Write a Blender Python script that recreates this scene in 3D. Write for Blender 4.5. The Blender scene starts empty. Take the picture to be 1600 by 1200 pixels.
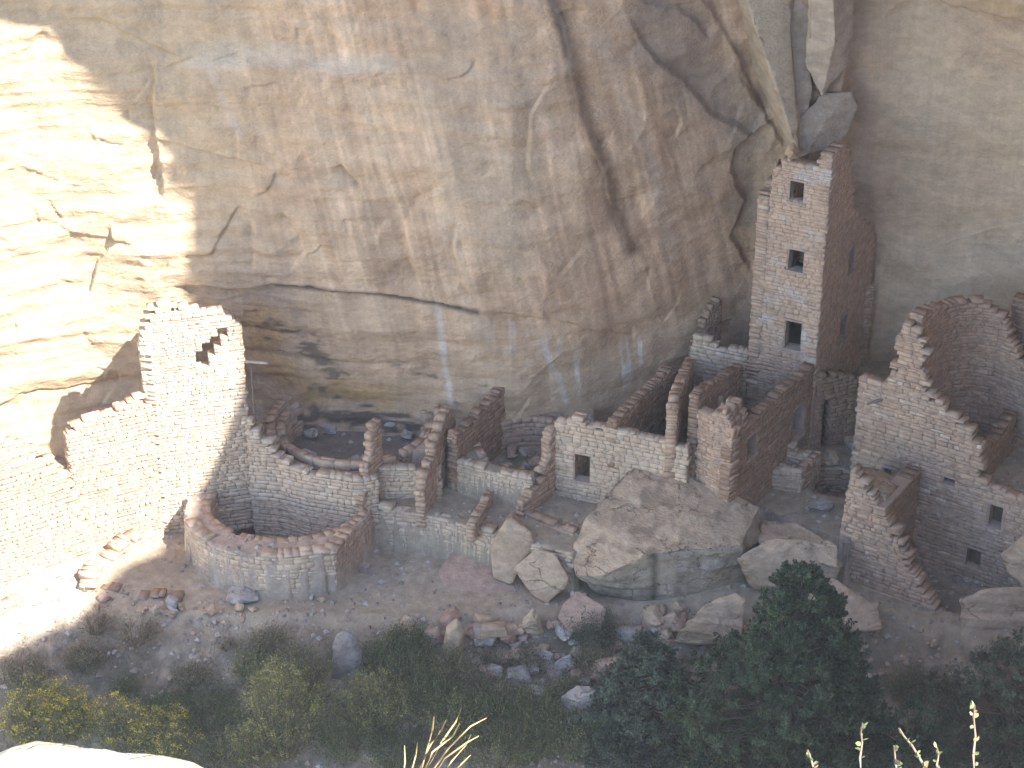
import bpy, bmesh, math, random
import numpy as np
from mathutils import Vector, geometry
from mathutils.bvhtree import BVHTree
random.seed(7); RNG = np.random.default_rng(7)

# ------------------------------------------------------------------ camera, sky, sun, exposure
SC = bpy.context.scene
FPX = 3300.0; PITCH = math.radians(30); CAM = np.array([0, -47.3, 33.0])
cd = bpy.data.cameras.new('camera'); cam = bpy.data.objects.new('camera', cd)
SC.collection.objects.link(cam); SC.camera = cam
cam.location = CAM; cam.rotation_euler = (math.radians(90) - PITCH, 0, 0)
cd.sensor_width = 36; cd.lens = 36 * FPX / 1600; cd.clip_start = 0.05; cd.clip_end = 2000
SUN = np.array([0.52, -0.45, 0.72]); SUN /= np.linalg.norm(SUN)
w = bpy.data.worlds.new('World'); SC.world = w; w.use_nodes = True
nt = w.node_tree; bg = nt.nodes['Background']; sk = nt.nodes.new('ShaderNodeTexSky')
sk.sky_type = 'NISHITA'; sk.sun_disc = False
sk.sun_elevation = math.asin(SUN[2]); sk.sun_rotation = math.atan2(SUN[0], SUN[1]); sk.altitude = 2000
nt.links.new(sk.outputs[0], bg.inputs[0]); bg.inputs[1].default_value = 0.15
sl = bpy.data.lights.new('sun', 'SUN'); so = bpy.data.objects.new('sun', sl); SC.collection.objects.link(so)
sl.energy = 3.2; sl.angle = math.radians(0.65); sl.color = (1.0, 0.97, 0.92)
so.rotation_euler = Vector(SUN).to_track_quat('Z', 'Y').to_euler(); so.location = (30, -30, 50)
SC.view_settings.view_transform = 'Standard'; SC.view_settings.look = 'None'
SC.view_settings.exposure = 2.55; SC.view_settings.gamma = 1.0
SC.cycles.max_bounces = 6; SC.cycles.diffuse_bounces = 4; SC.cycles.use_denoising = True
SC.cycles.sample_clamp_indirect = 6

# ------------------------------------------------------------------ camera geometry helpers (where a point seen in the photo stands)
FW = np.array([0, math.cos(PITCH), -math.sin(PITCH)]); UP = np.array([0, math.sin(PITCH), math.cos(PITCH)])
def ray(px, py): return FW * FPX + np.array([px - 800.0, 0, 0]) + UP * (600.0 - py)
def atz(px, py, z): r = ray(px, py); return CAM + r * ((z - CAM[2]) / r[2])
def aty(px, py, y): r = ray(px, py); return CAM + r * ((y - CAM[1]) / r[1])
def G(px, py, z): return tuple(atz(px, py, z)[:2])
def proj(p): d = np.array(p, float) - CAM; q = d @ FW; return 800 + FPX * d[0] / q, 600 - FPX * (d @ UP) / q
def zat(x, y, py):       # height above (x,y) that shows at row py
    lo, hi = -20.0, 30.0
    for _ in range(40):
        m = (lo + hi) / 2
        if proj((x, y, m))[1] > py: lo = m
        else: hi = m
    return lo

# ------------------------------------------------------------------ noise
def _h(ix, iy, iz, s):
    n = (ix * 374761393 + iy * 668265263 + iz * 1274126177 + s * 974711) & 0x7fffffff
    n = ((n ^ (n >> 13)) * 1274126177) & 0x7fffffff
    n = ((n ^ (n >> 15)) * 668265263) & 0x7fffffff
    return ((n ^ (n >> 16)) & 0xffff) / 65535.0
def noise(x, y, z=0.0, s=0):
    x = np.asarray(x, float); y = np.asarray(y, float); z = np.asarray(z, float) + np.zeros_like(x)
    ix = np.floor(x).astype(np.int64); iy = np.floor(y).astype(np.int64); iz = np.floor(z).astype(np.int64)
    fx, fy, fz = x - ix, y - iy, z - iz
    fx, fy, fz = [f * f * (3 - 2 * f) for f in (fx, fy, fz)]
    r = 0
    for a in (0, 1):
        for b in (0, 1):
            for c in (0, 1):
                r = r + _h(ix + a, iy + b, iz + c, s) * (fx if a else 1 - fx) * (fy if b else 1 - fy) * (fz if c else 1 - fz)
    return r * 2 - 1
def fbm(x, y, z=0.0, s=0, o=4):
    r = 0; a = 1.0; t = 0
    for k in range(o):
        r = r + a * noise(np.asarray(x) * 2 ** k, np.asarray(y) * 2 ** k, np.asarray(z) * 2 ** k, s + k * 17); t += a; a *= .5
    return r / t
def sstep(a, b, x): t = np.clip((x - a) / (b - a), 0, 1); return t * t * (3 - 2 * t)

# ------------------------------------------------------------------ materials
def base_mat(name, rough=0.95):
    m = bpy.data.materials.new(name); m.use_nodes = True; n = m.node_tree.nodes; l = m.node_tree.links
    b = n['Principled BSDF']; b.inputs['Roughness'].default_value = rough
    if 'Specular IOR Level' in b.inputs: b.inputs['Specular IOR Level'].default_value = 0.2
    return m, n, l, b
def attr_mat(name, var=0.25, vscale=3.0, bump=0.5, bscale=14.0, bdist=0.02, rough=0.95, fine=60.0, stretch=(1, 1, 1), crack=0, streaks=0):
    m, n, l, b = base_mat(name, rough)
    at = n.new('ShaderNodeAttribute'); at.attribute_name = 'col'
    ge = n.new('ShaderNodeNewGeometry'); mp = n.new('ShaderNodeMapping'); mp.inputs['Scale'].default_value = stretch
    l.new(ge.outputs['Position'], mp.inputs['Vector'])
    def no(sc, det):
        q = n.new('ShaderNodeTexNoise'); q.inputs['Scale'].default_value = sc; q.inputs['Detail'].default_value = det
        q.inputs['Roughness'].default_value = .65; l.new(mp.outputs[0], q.inputs['Vector']); return q
    n1 = no(vscale, 6); n2 = no(fine, 3)
    mr = n.new('ShaderNodeMapRange'); mr.inputs['From Min'].default_value = .3; mr.inputs['From Max'].default_value = .7
    mr.inputs['To Min'].default_value = 1 - var; mr.inputs['To Max'].default_value = 1 + var * .8; l.new(n1.outputs['Fac'], mr.inputs['Value'])
    m2 = n.new('ShaderNodeMapRange'); m2.inputs['From Min'].default_value = .3; m2.inputs['From Max'].default_value = .7
    m2.inputs['To Min'].default_value = 1 - var * .6; m2.inputs['To Max'].default_value = 1 + var * .6; l.new(n2.outputs['Fac'], m2.inputs['Value'])
    mu = n.new('ShaderNodeMath'); mu.operation = 'MULTIPLY'; l.new(mr.outputs[0], mu.inputs[0]); l.new(m2.outputs[0], mu.inputs[1])
    vm = n.new('ShaderNodeVectorMath'); vm.operation = 'SCALE'; l.new(at.outputs['Color'], vm.inputs[0]); l.new(mu.outputs[0], vm.inputs['Scale'])
    src = vm.outputs[0]; n3 = no(bscale, 8); hsrc = n3.outputs['Fac']
    if crack:
        wn = no(1.7, 4); add = n.new('ShaderNodeVectorMath'); add.operation = 'MULTIPLY_ADD'; l.new(wn.outputs['Color'], add.inputs[0]); add.inputs[1].default_value = (.9, .9, .9); l.new(mp.outputs[0], add.inputs[2])
        vo = n.new('ShaderNodeTexVoronoi'); vo.feature = 'DISTANCE_TO_EDGE'; vo.inputs['Scale'].default_value = crack; l.new(add.outputs[0], vo.inputs['Vector'])
        cr = n.new('ShaderNodeMapRange'); cr.inputs['From Min'].default_value = 0; cr.inputs['From Max'].default_value = .022; l.new(vo.outputs['Distance'], cr.inputs['Value'])
        mk_ = no(.8, 3); mm = n.new('ShaderNodeMapRange'); mm.inputs['From Min'].default_value = .5; mm.inputs['From Max'].default_value = .58; l.new(mk_.outputs['Fac'], mm.inputs['Value'])
        mxx = n.new('ShaderNodeMath'); mxx.operation = 'MULTIPLY'; iv = n.new('ShaderNodeMath'); iv.operation = 'SUBTRACT'; iv.inputs[0].default_value = 1; l.new(cr.outputs[0], iv.inputs[1]); l.new(iv.outputs[0], mxx.inputs[0]); l.new(mm.outputs[0], mxx.inputs[1])
        dk = n.new('ShaderNodeMath'); dk.operation = 'MULTIPLY_ADD'; dk.inputs[1].default_value = -.35; dk.inputs[2].default_value = 1; l.new(mxx.outputs[0], dk.inputs[0])
        vs = n.new('ShaderNodeVectorMath'); vs.operation = 'SCALE'; l.new(src, vs.inputs[0]); l.new(dk.outputs[0], vs.inputs['Scale']); src = vs.outputs[0]
        hh = n.new('ShaderNodeMath'); hh.operation = 'MULTIPLY_ADD'; hh.inputs[1].default_value = -.8; l.new(mxx.outputs[0], hh.inputs[0]); l.new(hsrc, hh.inputs[2]); hsrc = hh.outputs[0]
    if streaks:
        m3 = n.new('ShaderNodeMapping'); m3.inputs['Scale'].default_value = (9, 2, .45); m3.inputs['Rotation'].default_value = (0, .2, 0); l.new(ge.outputs['Position'], m3.inputs['Vector'])
        q3 = n.new('ShaderNodeTexNoise'); q3.inputs['Scale'].default_value = 1; q3.inputs['Detail'].default_value = 5; l.new(m3.outputs[0], q3.inputs['Vector'])
        r3 = n.new('ShaderNodeMapRange'); r3.inputs['From Min'].default_value = .3; r3.inputs['From Max'].default_value = .7; r3.inputs['To Min'].default_value = 1 - streaks; r3.inputs['To Max'].default_value = 1 + streaks; l.new(q3.outputs['Fac'], r3.inputs['Value'])
        v3_ = n.new('ShaderNodeVectorMath'); v3_.operation = 'SCALE'; l.new(src, v3_.inputs[0]); l.new(r3.outputs[0], v3_.inputs['Scale']); src = v3_.outputs[0]
    l.new(src, b.inputs['Base Color']); bp = n.new('ShaderNodeBump'); bp.inputs['Strength'].default_value = bump; bp.inputs['Distance'].default_value = bdist
    l.new(hsrc, bp.inputs['Height']); l.new(bp.outputs[0], b.inputs['Normal'])
    return m
M_STONE = attr_mat('masonry_stone', .22, 5, .6, 22, .02)
M_MUD = attr_mat('mud_plaster', .18, 2.5, .5, 9, .03)
M_CLIFF = attr_mat('cliff_sandstone', .13, 1.6, .9, 7, .07, fine=14, stretch=(1, 1, 1.6), crack=0, streaks=.05)
M_ROCK = attr_mat('fallen_sandstone', .22, 4, 1.0, 11, .06, crack=1.3, stretch=(1, 1, 1.7))
M_SOIL = attr_mat('dusty_soil', .25, 4, .9, 18, .03, fine=80)
M_WOOD = attr_mat('weathered_wood', .25, 12, .6, 40, .01)
def leaf_mat(name, tr=.25):
    m, n, l, b = base_mat(name, .7)
    at = n.new('ShaderNodeAttribute'); at.attribute_name = 'col'; l.new(at.outputs['Color'], b.inputs['Base Color'])
    t = n.new('ShaderNodeBsdfTranslucent'); l.new(at.outputs['Color'], t.inputs[0])
    mx = n.new('ShaderNodeMixShader'); mx.inputs[0].default_value = tr
    l.new(b.outputs[0], mx.inputs[1]); l.new(t.outputs[0], mx.inputs[2]); l.new(mx.outputs[0], n['Material Output'].inputs[0])
    return m
M_LEAF = leaf_mat('leaves'); M_DRY = leaf_mat('dry_stems', .35)

# ------------------------------------------------------------------ object helpers
COL = SC.collection
def tag(o, label=None, cat=None, group=None, kind=None):
    if label: o['label'] = label
    if cat: o['category'] = cat
    if group: o['group'] = group
    if kind: o['kind'] = kind
    return o
def thing(name, label, cat, loc, group=None):
    o = bpy.data.objects.new(name, None); COL.objects.link(o); o.location = loc; o.empty_display_size = .3
    return tag(o, label, cat, group, 'thing')
def mk(name, v, f, mat, col=(.4, .3, .22), parent=None, smooth=False):
    """one mesh object; v (n,3) in world space, f list of index tuples or (m,k) array; col single or per vertex"""
    v = np.asarray(v, float)
    org = np.array(parent_world(parent)) if parent else np.array([v[:, 0].mean(), v[:, 1].mean(), v[:, 2].min()])
    me = bpy.data.meshes.new(name); lv = v - org
    if isinstance(f, np.ndarray):
        k = f.shape[1]; me.vertices.add(len(v)); me.vertices.foreach_set('co', lv.astype(np.float32).ravel())
        me.loops.add(f.size); me.loops.foreach_set('vertex_index', f.astype(np.int32).ravel())
        me.polygons.add(len(f)); me.polygons.foreach_set('loop_start', (np.arange(len(f)) * k).astype(np.int32))
        me.polygons.foreach_set('loop_total', np.full(len(f), k, np.int32)); me.update(calc_edges=True); me.validate()
    else:
        me.from_pydata([tuple(p) for p in lv], [], f); me.update()
    c = np.ones((len(v), 4), np.float32); c[:, :3] = col
    a = me.color_attributes.new('col', 'FLOAT_COLOR', 'POINT'); a.data.foreach_set('color', c.ravel())
    if smooth: me.polygons.foreach_set('use_smooth', np.ones(len(me.polygons), bool))
    me.materials.append(mat)
    o = bpy.data.objects.new(name, me); COL.objects.link(o)
    if parent: o.parent = parent
    else: o.location = org
    return o
def parent_world(p):
    l = np.array(p.location); q = p.parent
    while q: l = l + np.array(q.location); q = q.parent
    return l

# ------------------------------------------------------------------ masonry
PAL = {'tan': [(.46, .335, .255), (.42, .31, .24), (.50, .375, .29), (.38, .275, .21), (.47, .33, .25), (.54, .43, .35)],
       'pink': [(.45, .335, .26), (.41, .305, .24), (.49, .37, .29), (.38, .28, .22), (.46, .335, .255), (.57, .49, .42)],
       'pale': [(.49, .39, .305), (.45, .36, .285), (.53, .43, .34), (.47, .355, .27), (.42, .335, .265), (.58, .51, .44)],
       'brown': [(.34, .235, .17), (.30, .21, .155), (.37, .26, .19), (.27, .19, .14), (.40, .29, .22), (.33, .24, .18)]}  # brown set mostly puts the shade of right-facing walls and hollows into colour
MORTAR = {'tan': (.41, .30, .23), 'pink': (.42, .315, .245), 'pale': (.45, .365, .29), 'brown': (.29, .205, .155)}
def arcpath(pts):
    p = np.array(pts, float); d = np.r_[0, np.cumsum(np.hypot(*np.diff(p, axis=0).T))]
    return p, d
def masonry(name, path, zb, top, th=.32, holes=(), ch=.13, cw=.30, rel=.016, pal='tan', seed=0, parent=None, wash=0.0, taper=0.0, gap=.008, rag=.5, mat=None, pale=0.0):
    """stone-by-stone wall along a plan path; the front is right of the direction of travel. top: list of (s, z) or function."""
    R = random.Random(seed * 7919 + 13); P, D = arcpath(path); L = D[-1]
    if not callable(top):
        ts = np.array([t[0] for t in top]); tz = np.array([t[1] for t in top]); topf = lambda s: float(np.interp(s, ts, tz))
    else: topf = top
    ch *= .76; cw *= .80; wash = min(1, wash + .18)
    zmax = max(topf(L * k / 60) for k in range(61)) + .02
    pal_c = PAL[pal]; mort = np.array(MORTAR[pal]); SV = []; SF = []; CC = []
    ringf = []
    def quad_rings(b, n):      # n rings of 4
        fs = [(b + 3, b + 2, b + 1, b)]
        for r in range(n - 1):
            o = b + 4 * r
            for k in range(4): fs.append((o + k, o + (k + 1) % 4, o + 4 + (k + 1) % 4, o + 4 + k))
        o = b + 4 * (n - 1); fs.append((o, o + 1, o + 2, o + 3)); return fs
    z = zb; washc = np.array(mort) * 1.12
    while z < zmax:
        h = ch * R.choice((R.uniform(.5, .8), R.uniform(.8, 1.25), R.uniform(1.1, 1.65)))
        s = -R.random() * cw; thin = R.random()
        while s < L:
            ww = cw * R.uniform(.45, 1.6); a, b = max(s, 0), min(s + ww, L); s += ww
            segs = [(a, b)]
            for (h0, h1, g0, g1) in holes:
                if g0 < z + h * .5 < g1:
                    ns = []
                    for (p, q) in segs:
                        if q <= h0 or p >= h1: ns.append((p, q)); continue
                        if p < h0: ns.append((p, h0 + R.uniform(-.02, .02)))
                        if q > h1: ns.append((h1 + R.uniform(-.02, .02), q))
                    segs = ns
            for (p, q) in segs:
                if q - p < .05: continue
                m = (p + q) / 2; tp = topf(m)
                if z + h * rag > tp: continue
                if z + 2.2 * h > tp and R.random() < .12: continue
                # mortar block
                e0, e1 = (-.0 if p > .01 else R.uniform(.01, .03)), (0 if q < L - .01 else R.uniform(.01, .03))
                bb = len(SV); mi = .016
                for dd in (mi, th - mi):
                    for (ss, zz) in ((p + e0, z - .01), (q - e1, z - .01), (q - e1, z + h - .004), (p + e0, z + h - .004)): SV.append((ss, dd, zz))
                SF += quad_rings(bb, 2); CC += [mort * R.uniform(.88, 1.1)] * 8
                # stone
                c = np.array(R.choice(pal_c[:-1] if R.random() < .93 else pal_c[-1:])) * R.uniform(.90, 1.09)
                if wash: c = c * (1 - wash) + washc * wash
                pf, pb = R.uniform(-rel, rel * .5), R.uniform(-rel, rel * .5); cham = min(.02, h * .16)
                es, ee = (0 if p > .01 else R.uniform(-.04, .03)), (0 if q < L - .01 else R.uniform(-.03, .04))
                x0, x1, y0, y1 = p + gap + es, q - gap + ee, z + gap * .8, z + h - gap * .8
                J = [(R.uniform(-.012, .012), R.uniform(-.010, .010)) for _ in range(4)]
                cs = [(x0, y0), (x1, y0), (x1, y1), (x0, y1)]; cx, cy = (x0 + x1) / 2, (y0 + y1) / 2
                nearTop = z + 3.0 * h > tp; halves = [(pf, th - pb)]
                if nearTop and th > .2:
                    m2 = th * R.uniform(.35, .65); halves = [(pf, m2 - .006), (m2 + .006, th - pb)]
                    if z + 1.8 * h > tp and R.random() < .35: halves.pop(R.randrange(2))
                for hi_, (d0, d1) in enumerate(halves):
                    bb = len(SV); tw = R.uniform(-.008, .008); dz = R.uniform(-.02, .012) if nearTop else 0; cc_ = c * (R.uniform(.93, 1.07) if hi_ else 1); sh = R.uniform(-.04, .04) if (hi_ and x0 > .05 and x1 < L - .05) else 0
                    for (dd, ins) in ((d0, cham), (d0 + cham * .8, 0), (d1 - cham, 0), (d1, cham)):
                        for (k, (ss, zz)) in enumerate(cs):
                            SV.append((ss + sh + J[k][0] + (ins if ss < cx else -ins), dd + (tw if ss < cx else -tw), zz + J[k][1] + (dz if zz > cy else 0) + (ins if zz < cy else -ins)))
                    SF += quad_rings(bb, 4); CC += [cc_] * 16
        z += h
    if not SV: return None
    V = np.array(SV); CC = np.array(CC)
    s = V[:, 0].copy()
    if taper: s = s + (1 - s / L) * taper * (V[:, 2] - zb)
    tx = np.gradient(P[:, 0], D) if len(P) > 2 else np.full(len(P), (P[1, 0] - P[0, 0]) / L)
    ty = np.gradient(P[:, 1], D) if len(P) > 2 else np.full(len(P), (P[1, 1] - P[0, 1]) / L)
    sc = np.clip(s, 0, L); X = np.interp(sc, D, P[:, 0]); Y = np.interp(sc, D, P[:, 1])
    TX = np.interp(sc, D, tx); TY = np.interp(sc, D, ty); nn = np.hypot(TX, TY) + 1e-9; TX /= nn; TY /= nn
    X += TX * (s - sc); Y += TY * (s - sc)
    W = np.c_[X - TY * V[:, 1], Y + TX * V[:, 1], V[:, 2]]
    wob = .02 * fbm(W[:, 0] * .8, W[:, 1] * .8, W[:, 2] * .8, seed, 2)
    W[:, 0] += TY * wob; W[:, 1] -= TX * wob
    pat = fbm(W[:, 0] * .7, W[:, 1] * .7, W[:, 2] * .7, seed + 5, 3)
    CC = CC * (1 + .16 * pat[:, None]) * np.array((1.04, .995, .90))
    mp_ = (sstep(.02, .3, fbm(W[:, 0] * 1.1, W[:, 1] * 1.1, W[:, 2] * 1.3, seed + 31, 4)) * .6)[:, None]; CC = CC * (1 - mp_) + np.array(washc) * (.97, .97, .93) * mp_
    if pale:
        pm = (sstep(.12, .4, fbm(W[:, 0] * 1.3, W[:, 1] * 1.3, W[:, 2] * 1.6, seed + 8, 4)) * pale)[:, None]; CC = CC * (1 - pm) + np.array((.56, .52, .48)) * pm
    return mk(name, W, np.array(SF), mat or M_STONE, CC, parent)
def on_plane(A, B, px, py):
    """(s, z) where the photo's ray meets the vertical plane through A, B"""
    A = np.array(A, float); B = np.array(B, float); t = (B - A) / np.hypot(*(B - A)); n = np.array([-t[1], t[0]])
    r = ray(px, py); k = ((A - CAM[:2]) @ n) / (r[:2] @ n); p = CAM + r * k
    return float((p[:2] - A) @ t), float(p[2])
def wallpx(name, A, B, prof, zb, th=.32, holes=(), **kw):
    """straight wall from plan point A to B whose top follows photo points on its front plane; holes given as photo boxes"""
    sz = sorted(on_plane(A, B, *p) for p in prof)
    A = np.array(A, float); B = np.array(B, float); t = (B - A) / np.hypot(*(B - A))
    hs = []
    for (x0, y0, x1, y1) in holes:
        a = on_plane(A, B, x0, (y0 + y1) / 2); b = on_plane(A, B, x1, (y0 + y1) / 2); c = on_plane(A, B, (x0 + x1) / 2, y0); d = on_plane(A, B, (x0 + x1) / 2, y1)
        hs.append((a[0] - .03, b[0] + .03, d[1] - .02, c[1] + .02))
    s0, s1 = kw.pop('srange', (0, float(np.hypot(*(B - A))))); hs_true = list(hs)
    if kw.get('taper'):
        LL = float(np.hypot(*(B - A))); un = lambda s, z: (s - kw['taper'] * (z - zb)) / (1 - kw['taper'] * (z - zb) / LL)
        hs = [(un(a, (c + d) / 2), un(b, (c + d) / 2), c, d) for a, b, c, d in hs]; sz = sorted((un(s, z), z) for s, z in sz)
    P0 = A + t * s0; P1 = A + t * s1
    return masonry(name, [tuple(P0), tuple(P1)], zb, [(s - s0, z) for s, z in sz], th, [(a - s0, b - s0, c, d) for a, b, c, d in hs], **kw), [(tuple(P0 + t * (a - s0)), tuple(P0 + t * (b - s0)), c, d) for a, b, c, d in hs_true]
def box_between(p, q, z0, z1, d0, d1, ex=0):
    p = np.array(p, float); q = np.array(q, float); t = (q - p) / np.hypot(*(q - p)); n = np.array([-t[1], t[0]]); p = p - t * ex; q = q + t * ex
    v = []
    for z in (z0, z1):
        for a, d in ((p, d0), (q, d0), (q, d1), (p, d1)): v.append((*(a + n * d), z))
    return v, [(3, 2, 1, 0), (4, 5, 6, 7), (0, 1, 5, 4), (1, 2, 6, 5), (2, 3, 7, 6), (3, 0, 4, 7)]
def window_frame(parent, hole, th=.32, name='window', seed=0):
    """a worn lintel slab above, a sill below and jamb stones each side: one part"""
    p, q, z0, z1 = hole; R = random.Random(seed); V = []; F = []
    def add(bx):
        v, f = bx; b = len(V); V.extend([(x + R.uniform(-.008, .008), y + R.uniform(-.008, .008), z + R.uniform(-.006, .006)) for x, y, z in v]); F.extend([tuple(b + i for i in k) for k in f])
    fr = mk(name, *_frame(p, q, z0, z1, th, R), M_STONE, (.40, .31, .25), parent)
    return fr
def _frame(p, q, z0, z1, th, R):
    V = []; F = []
    def add(bx):
        v, f = bx; b = len(V); V.extend([(x + R.uniform(-.008, .008), y + R.uniform(-.008, .008), z + R.uniform(-.006, .006)) for x, y, z in v]); F.extend([tuple(b + i for i in k) for k in f])
    p = np.array(p); q = np.array(q); t = (q - p) / np.hypot(*(q - p))
    add(box_between(p, q, z0 - .045, z0 + .012, -.02, th + .01, .05))
    add(box_between(p, q, z1 - .012, z1 + .05, -.016, th + .01, .07))
    add(box_between(p - t * .03, p + t * .022, z0 + .014, z1 - .014, .02, th - .02))
    add(box_between(q - t * .022, q + t * .03, z0 + .014, z1 - .014, .02, th - .02))
    return V, F
# ------------------------------------------------------------------ terrain
def inpoly(X, Y, poly):
    r = np.zeros(np.shape(X), bool); n = len(poly)
    for i in range(n):
        (x1, y1), (x2, y2) = poly[i], poly[(i + 1) % n]
        if y1 == y2: continue
        c = ((y1 > Y) != (y2 > Y)) & (X < (x2 - x1) * (Y - y1) / (y2 - y1) + x1)
        r ^= c
    return r
KA = (-6.17, 1.15, 2.08, 1.7)                       # inner ellipse of the front round room
A_OUT = (-6.2, 1.0, 2.75, 2.45)
KB = (-4.42, 3.65, 1.98, 1.80)
KC = (.55, 2.75, 1.45, 1.25)
Z1, Z2 = 1.3, 2.25
def ell(e, a0, a1, n, k=1.0):                      # degrees, clockwise when a1<a0
    return [(e[0] + e[2] * k * math.cos(math.radians(a)), e[1] + e[3] * k * math.sin(math.radians(a))) for a in np.linspace(a0, a1, n)]
FX = [-60, -30, -22, -16, -12, -9, -4.5, 0, 2, 4, 5.6, 6.8, 9.4, 11, 14, 18, 24, 40, 80]
FY = [-20, -6, 0.8, 3.4, 4.7, 4.9, 4.3, 4.05, 4.5, 5.4, 6.4, 6.9, 7.3, 7.1, 6.3, 4.8, 1.5, -8, -30]
def foot(x): return np.interp(x, FX, FY)
cornA = G(500, 862, Z1); cornB = G(524, 862, Z1); cornC = G(580, 800, Z1)
polyK = ell(A_OUT, 100, 290, 24) + [cornB, cornC, (-3.6, 3), (-8, 3)]
RW = [G(558, 790, Z1), G(640, 800, Z1), G(700, 811, Z1), G(760, 832, Z1), G(830, 848, Z1), G(895, 864, Z1)]
polyR = RW + [G(960, 820, Z1), G(1060, 740, Z1), (5.5, .6), (5.6, 3), (7.5, 5), (7, 9), (-6, 9)]
AB = [(-7.22, 1.78), G(432, 722, Z2), G(480, 735, Z2), G(560, 748, Z2)]
R2 = [G(597, 700, Z2), G(690, 706, Z2)]
polyB = [(-12, 3.2), (-7.3, 2.2), (-7.1, 1.95)] + AB[1:] + [G(590, 702, Z2)] + R2 + [(-1.9, 9), (-12, 9)]
KCf = [G(712, 721, Z2), G(800, 743, Z2), G(830, 748, Z2)]
polyC = [G(700, 715, Z2)] + KCf + [(1.0, 1.95), (2.3, 2.2), (2.5, 9), (-2.5, 9)]
polyP = [G(1140, 812, 1.3), G(1200, 800, 1.3), G(1250, 822, 1.3), G(1330, 850, 1.3), (9.4, 0.2), (12, 2), (13, 9), (5.4, 9), (5.4, 1.0)]
polyU = [(10.1, 1.75), (11.6, .9), (14.6, -.9), (20, -5), (30, -5), (30, 9), (10.1, 9)]
polyI = [(8.9, -.4), (11.3, -2.0), (17, -3.8), (16, -1.2), (10.2, 1.6)]
HOLE = (8.95, 2.15, .62, .55)
def terrain(X, Y, detail=True):
    X = np.asarray(X, float); Y = np.asarray(Y, float)
    yf = np.interp(X, [-20, -12, -8, -2, 1, 5, 9, 12, 20], [-2.0, -2.3, -2.2, -2.3, -1.9, -1.6, -1.6, -3.0, -6])
    h = -.52 * np.clip(yf - Y, 0, 1e9)
    h = np.where(Y < -14, h + .0 * Y, h); h = np.maximum(h, -26 + .002 * X)
    h = h + np.interp(X, [-40, -14, -11, -9, -8], [1.0, .9, .35, .1, 0]) * sstep(-3, 0, Y)
    h = h + .35 * np.exp(-((X - 5.5) ** 2 + (Y + .4) ** 2) / 2.5) 
    if detail:
        rough = sstep(yf + .3, yf - .8, Y)
        h = h + (.02 + .28 * rough) * fbm(X * .8, Y * .8, 0, 3, 4) + (.012 + .07 * rough) * fbm(X * 3.5, Y * 3.5, 0, 9, 3)
    n = .02 * fbm(X * 2.2, Y * 2.2, 0, 21, 3) if detail else 0
    for poly, z in ((polyK, Z1 - .02), (polyR, Z1 - .04), (polyP, 1.3), (polyB, Z2), (polyC, Z2 - .05)):
        h = np.where(inpoly(X, Y, poly), z + n * 1.6, h)
    h = np.where(inpoly(X, Y, polyU), 2.4 + n, h)
    h = np.where(inpoly(X, Y, polyI), -.35 + n, h)
    for e, z in ((KA, -.9), (KB, 1.35), (KC, 1.25), (HOLE, -1.5)):
        k = 1.25 if e is HOLE else 1.07
        d = ((X - e[0]) / (e[2] * k)) ** 2 + ((Y - e[1]) / (e[3] * k)) ** 2
        h = np.where(d < 1, z + 3 * n, h)
    return h
def ground_hit(px, py, tmax=200):
    r = ray(px, py); r = r / np.linalg.norm(r); t = np.linspace(35, 75, 1600)
    p = CAM[None] + r[None] * t[:, None]; h = terrain(p[:, 0], p[:, 1], False)
    k = np.argmax(p[:, 2] <= h); return p[k]
def grid_mesh(name, xs, ys, fz, mat, colf, smooth=True, mapv=None):
    X, Y = np.meshgrid(xs, ys); Z = fz(X, Y); nx, ny = len(xs), len(ys)
    V = np.c_[X.ravel(), Y.ravel(), Z.ravel()] if mapv is None else mapv(X, Y, Z)
    i = np.arange(nx * ny).reshape(ny, nx); F = np.stack([i[:-1, :-1], i[:-1, 1:], i[1:, 1:], i[1:, :-1]], -1).reshape(-1, 4)
    C = colf(X, Y, Z).reshape(-1, 3)
    return mk(name, V, F, mat, C, smooth=smooth)
def gsp(a, b, st, lo, hi, n=24):
    c = np.arange(a, b, st); g = np.geomspace(1, abs(lo - a) + 1, n)[1:] - 1; k = np.geomspace(1, hi - b + 1, n)[1:] - 1
    return np.r_[(a - g)[::-1], c, b + k]
def colmix(a, b, t): t = np.asarray(t)[..., None]; return np.array(a) * (1 - t) + np.array(b) * t
def ground_col(X, Y, Z):
    n = fbm(X * .6, Y * .6, 0, 31, 4); n2 = fbm(X * 4, Y * 4, 0, 33, 3)
    c = colmix((.34, .275, .205), (.41, .335, .255), sstep(-.4, .4, n)) * np.array((1, .99, .94))
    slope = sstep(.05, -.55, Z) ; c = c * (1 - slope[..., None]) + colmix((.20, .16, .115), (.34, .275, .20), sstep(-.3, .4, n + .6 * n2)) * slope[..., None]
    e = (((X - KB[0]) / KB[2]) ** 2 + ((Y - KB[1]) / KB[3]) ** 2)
    red = inpoly(X, Y, polyK) | (inpoly(X, Y, polyB))
    c = np.where(red[..., None] & (Z > 1)[..., None], np.array((.43, .325, .25)) * (1 + .15 * n2[..., None]), c)
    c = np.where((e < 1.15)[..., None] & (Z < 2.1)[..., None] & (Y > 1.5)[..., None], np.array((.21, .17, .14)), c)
    far = (Y < -13)[..., None]
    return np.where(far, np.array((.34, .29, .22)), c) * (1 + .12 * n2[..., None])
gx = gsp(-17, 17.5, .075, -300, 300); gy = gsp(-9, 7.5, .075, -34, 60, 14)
ground = tag(grid_mesh('ground', gx, gy, terrain, M_SOIL, ground_col), kind='structure')

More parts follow.
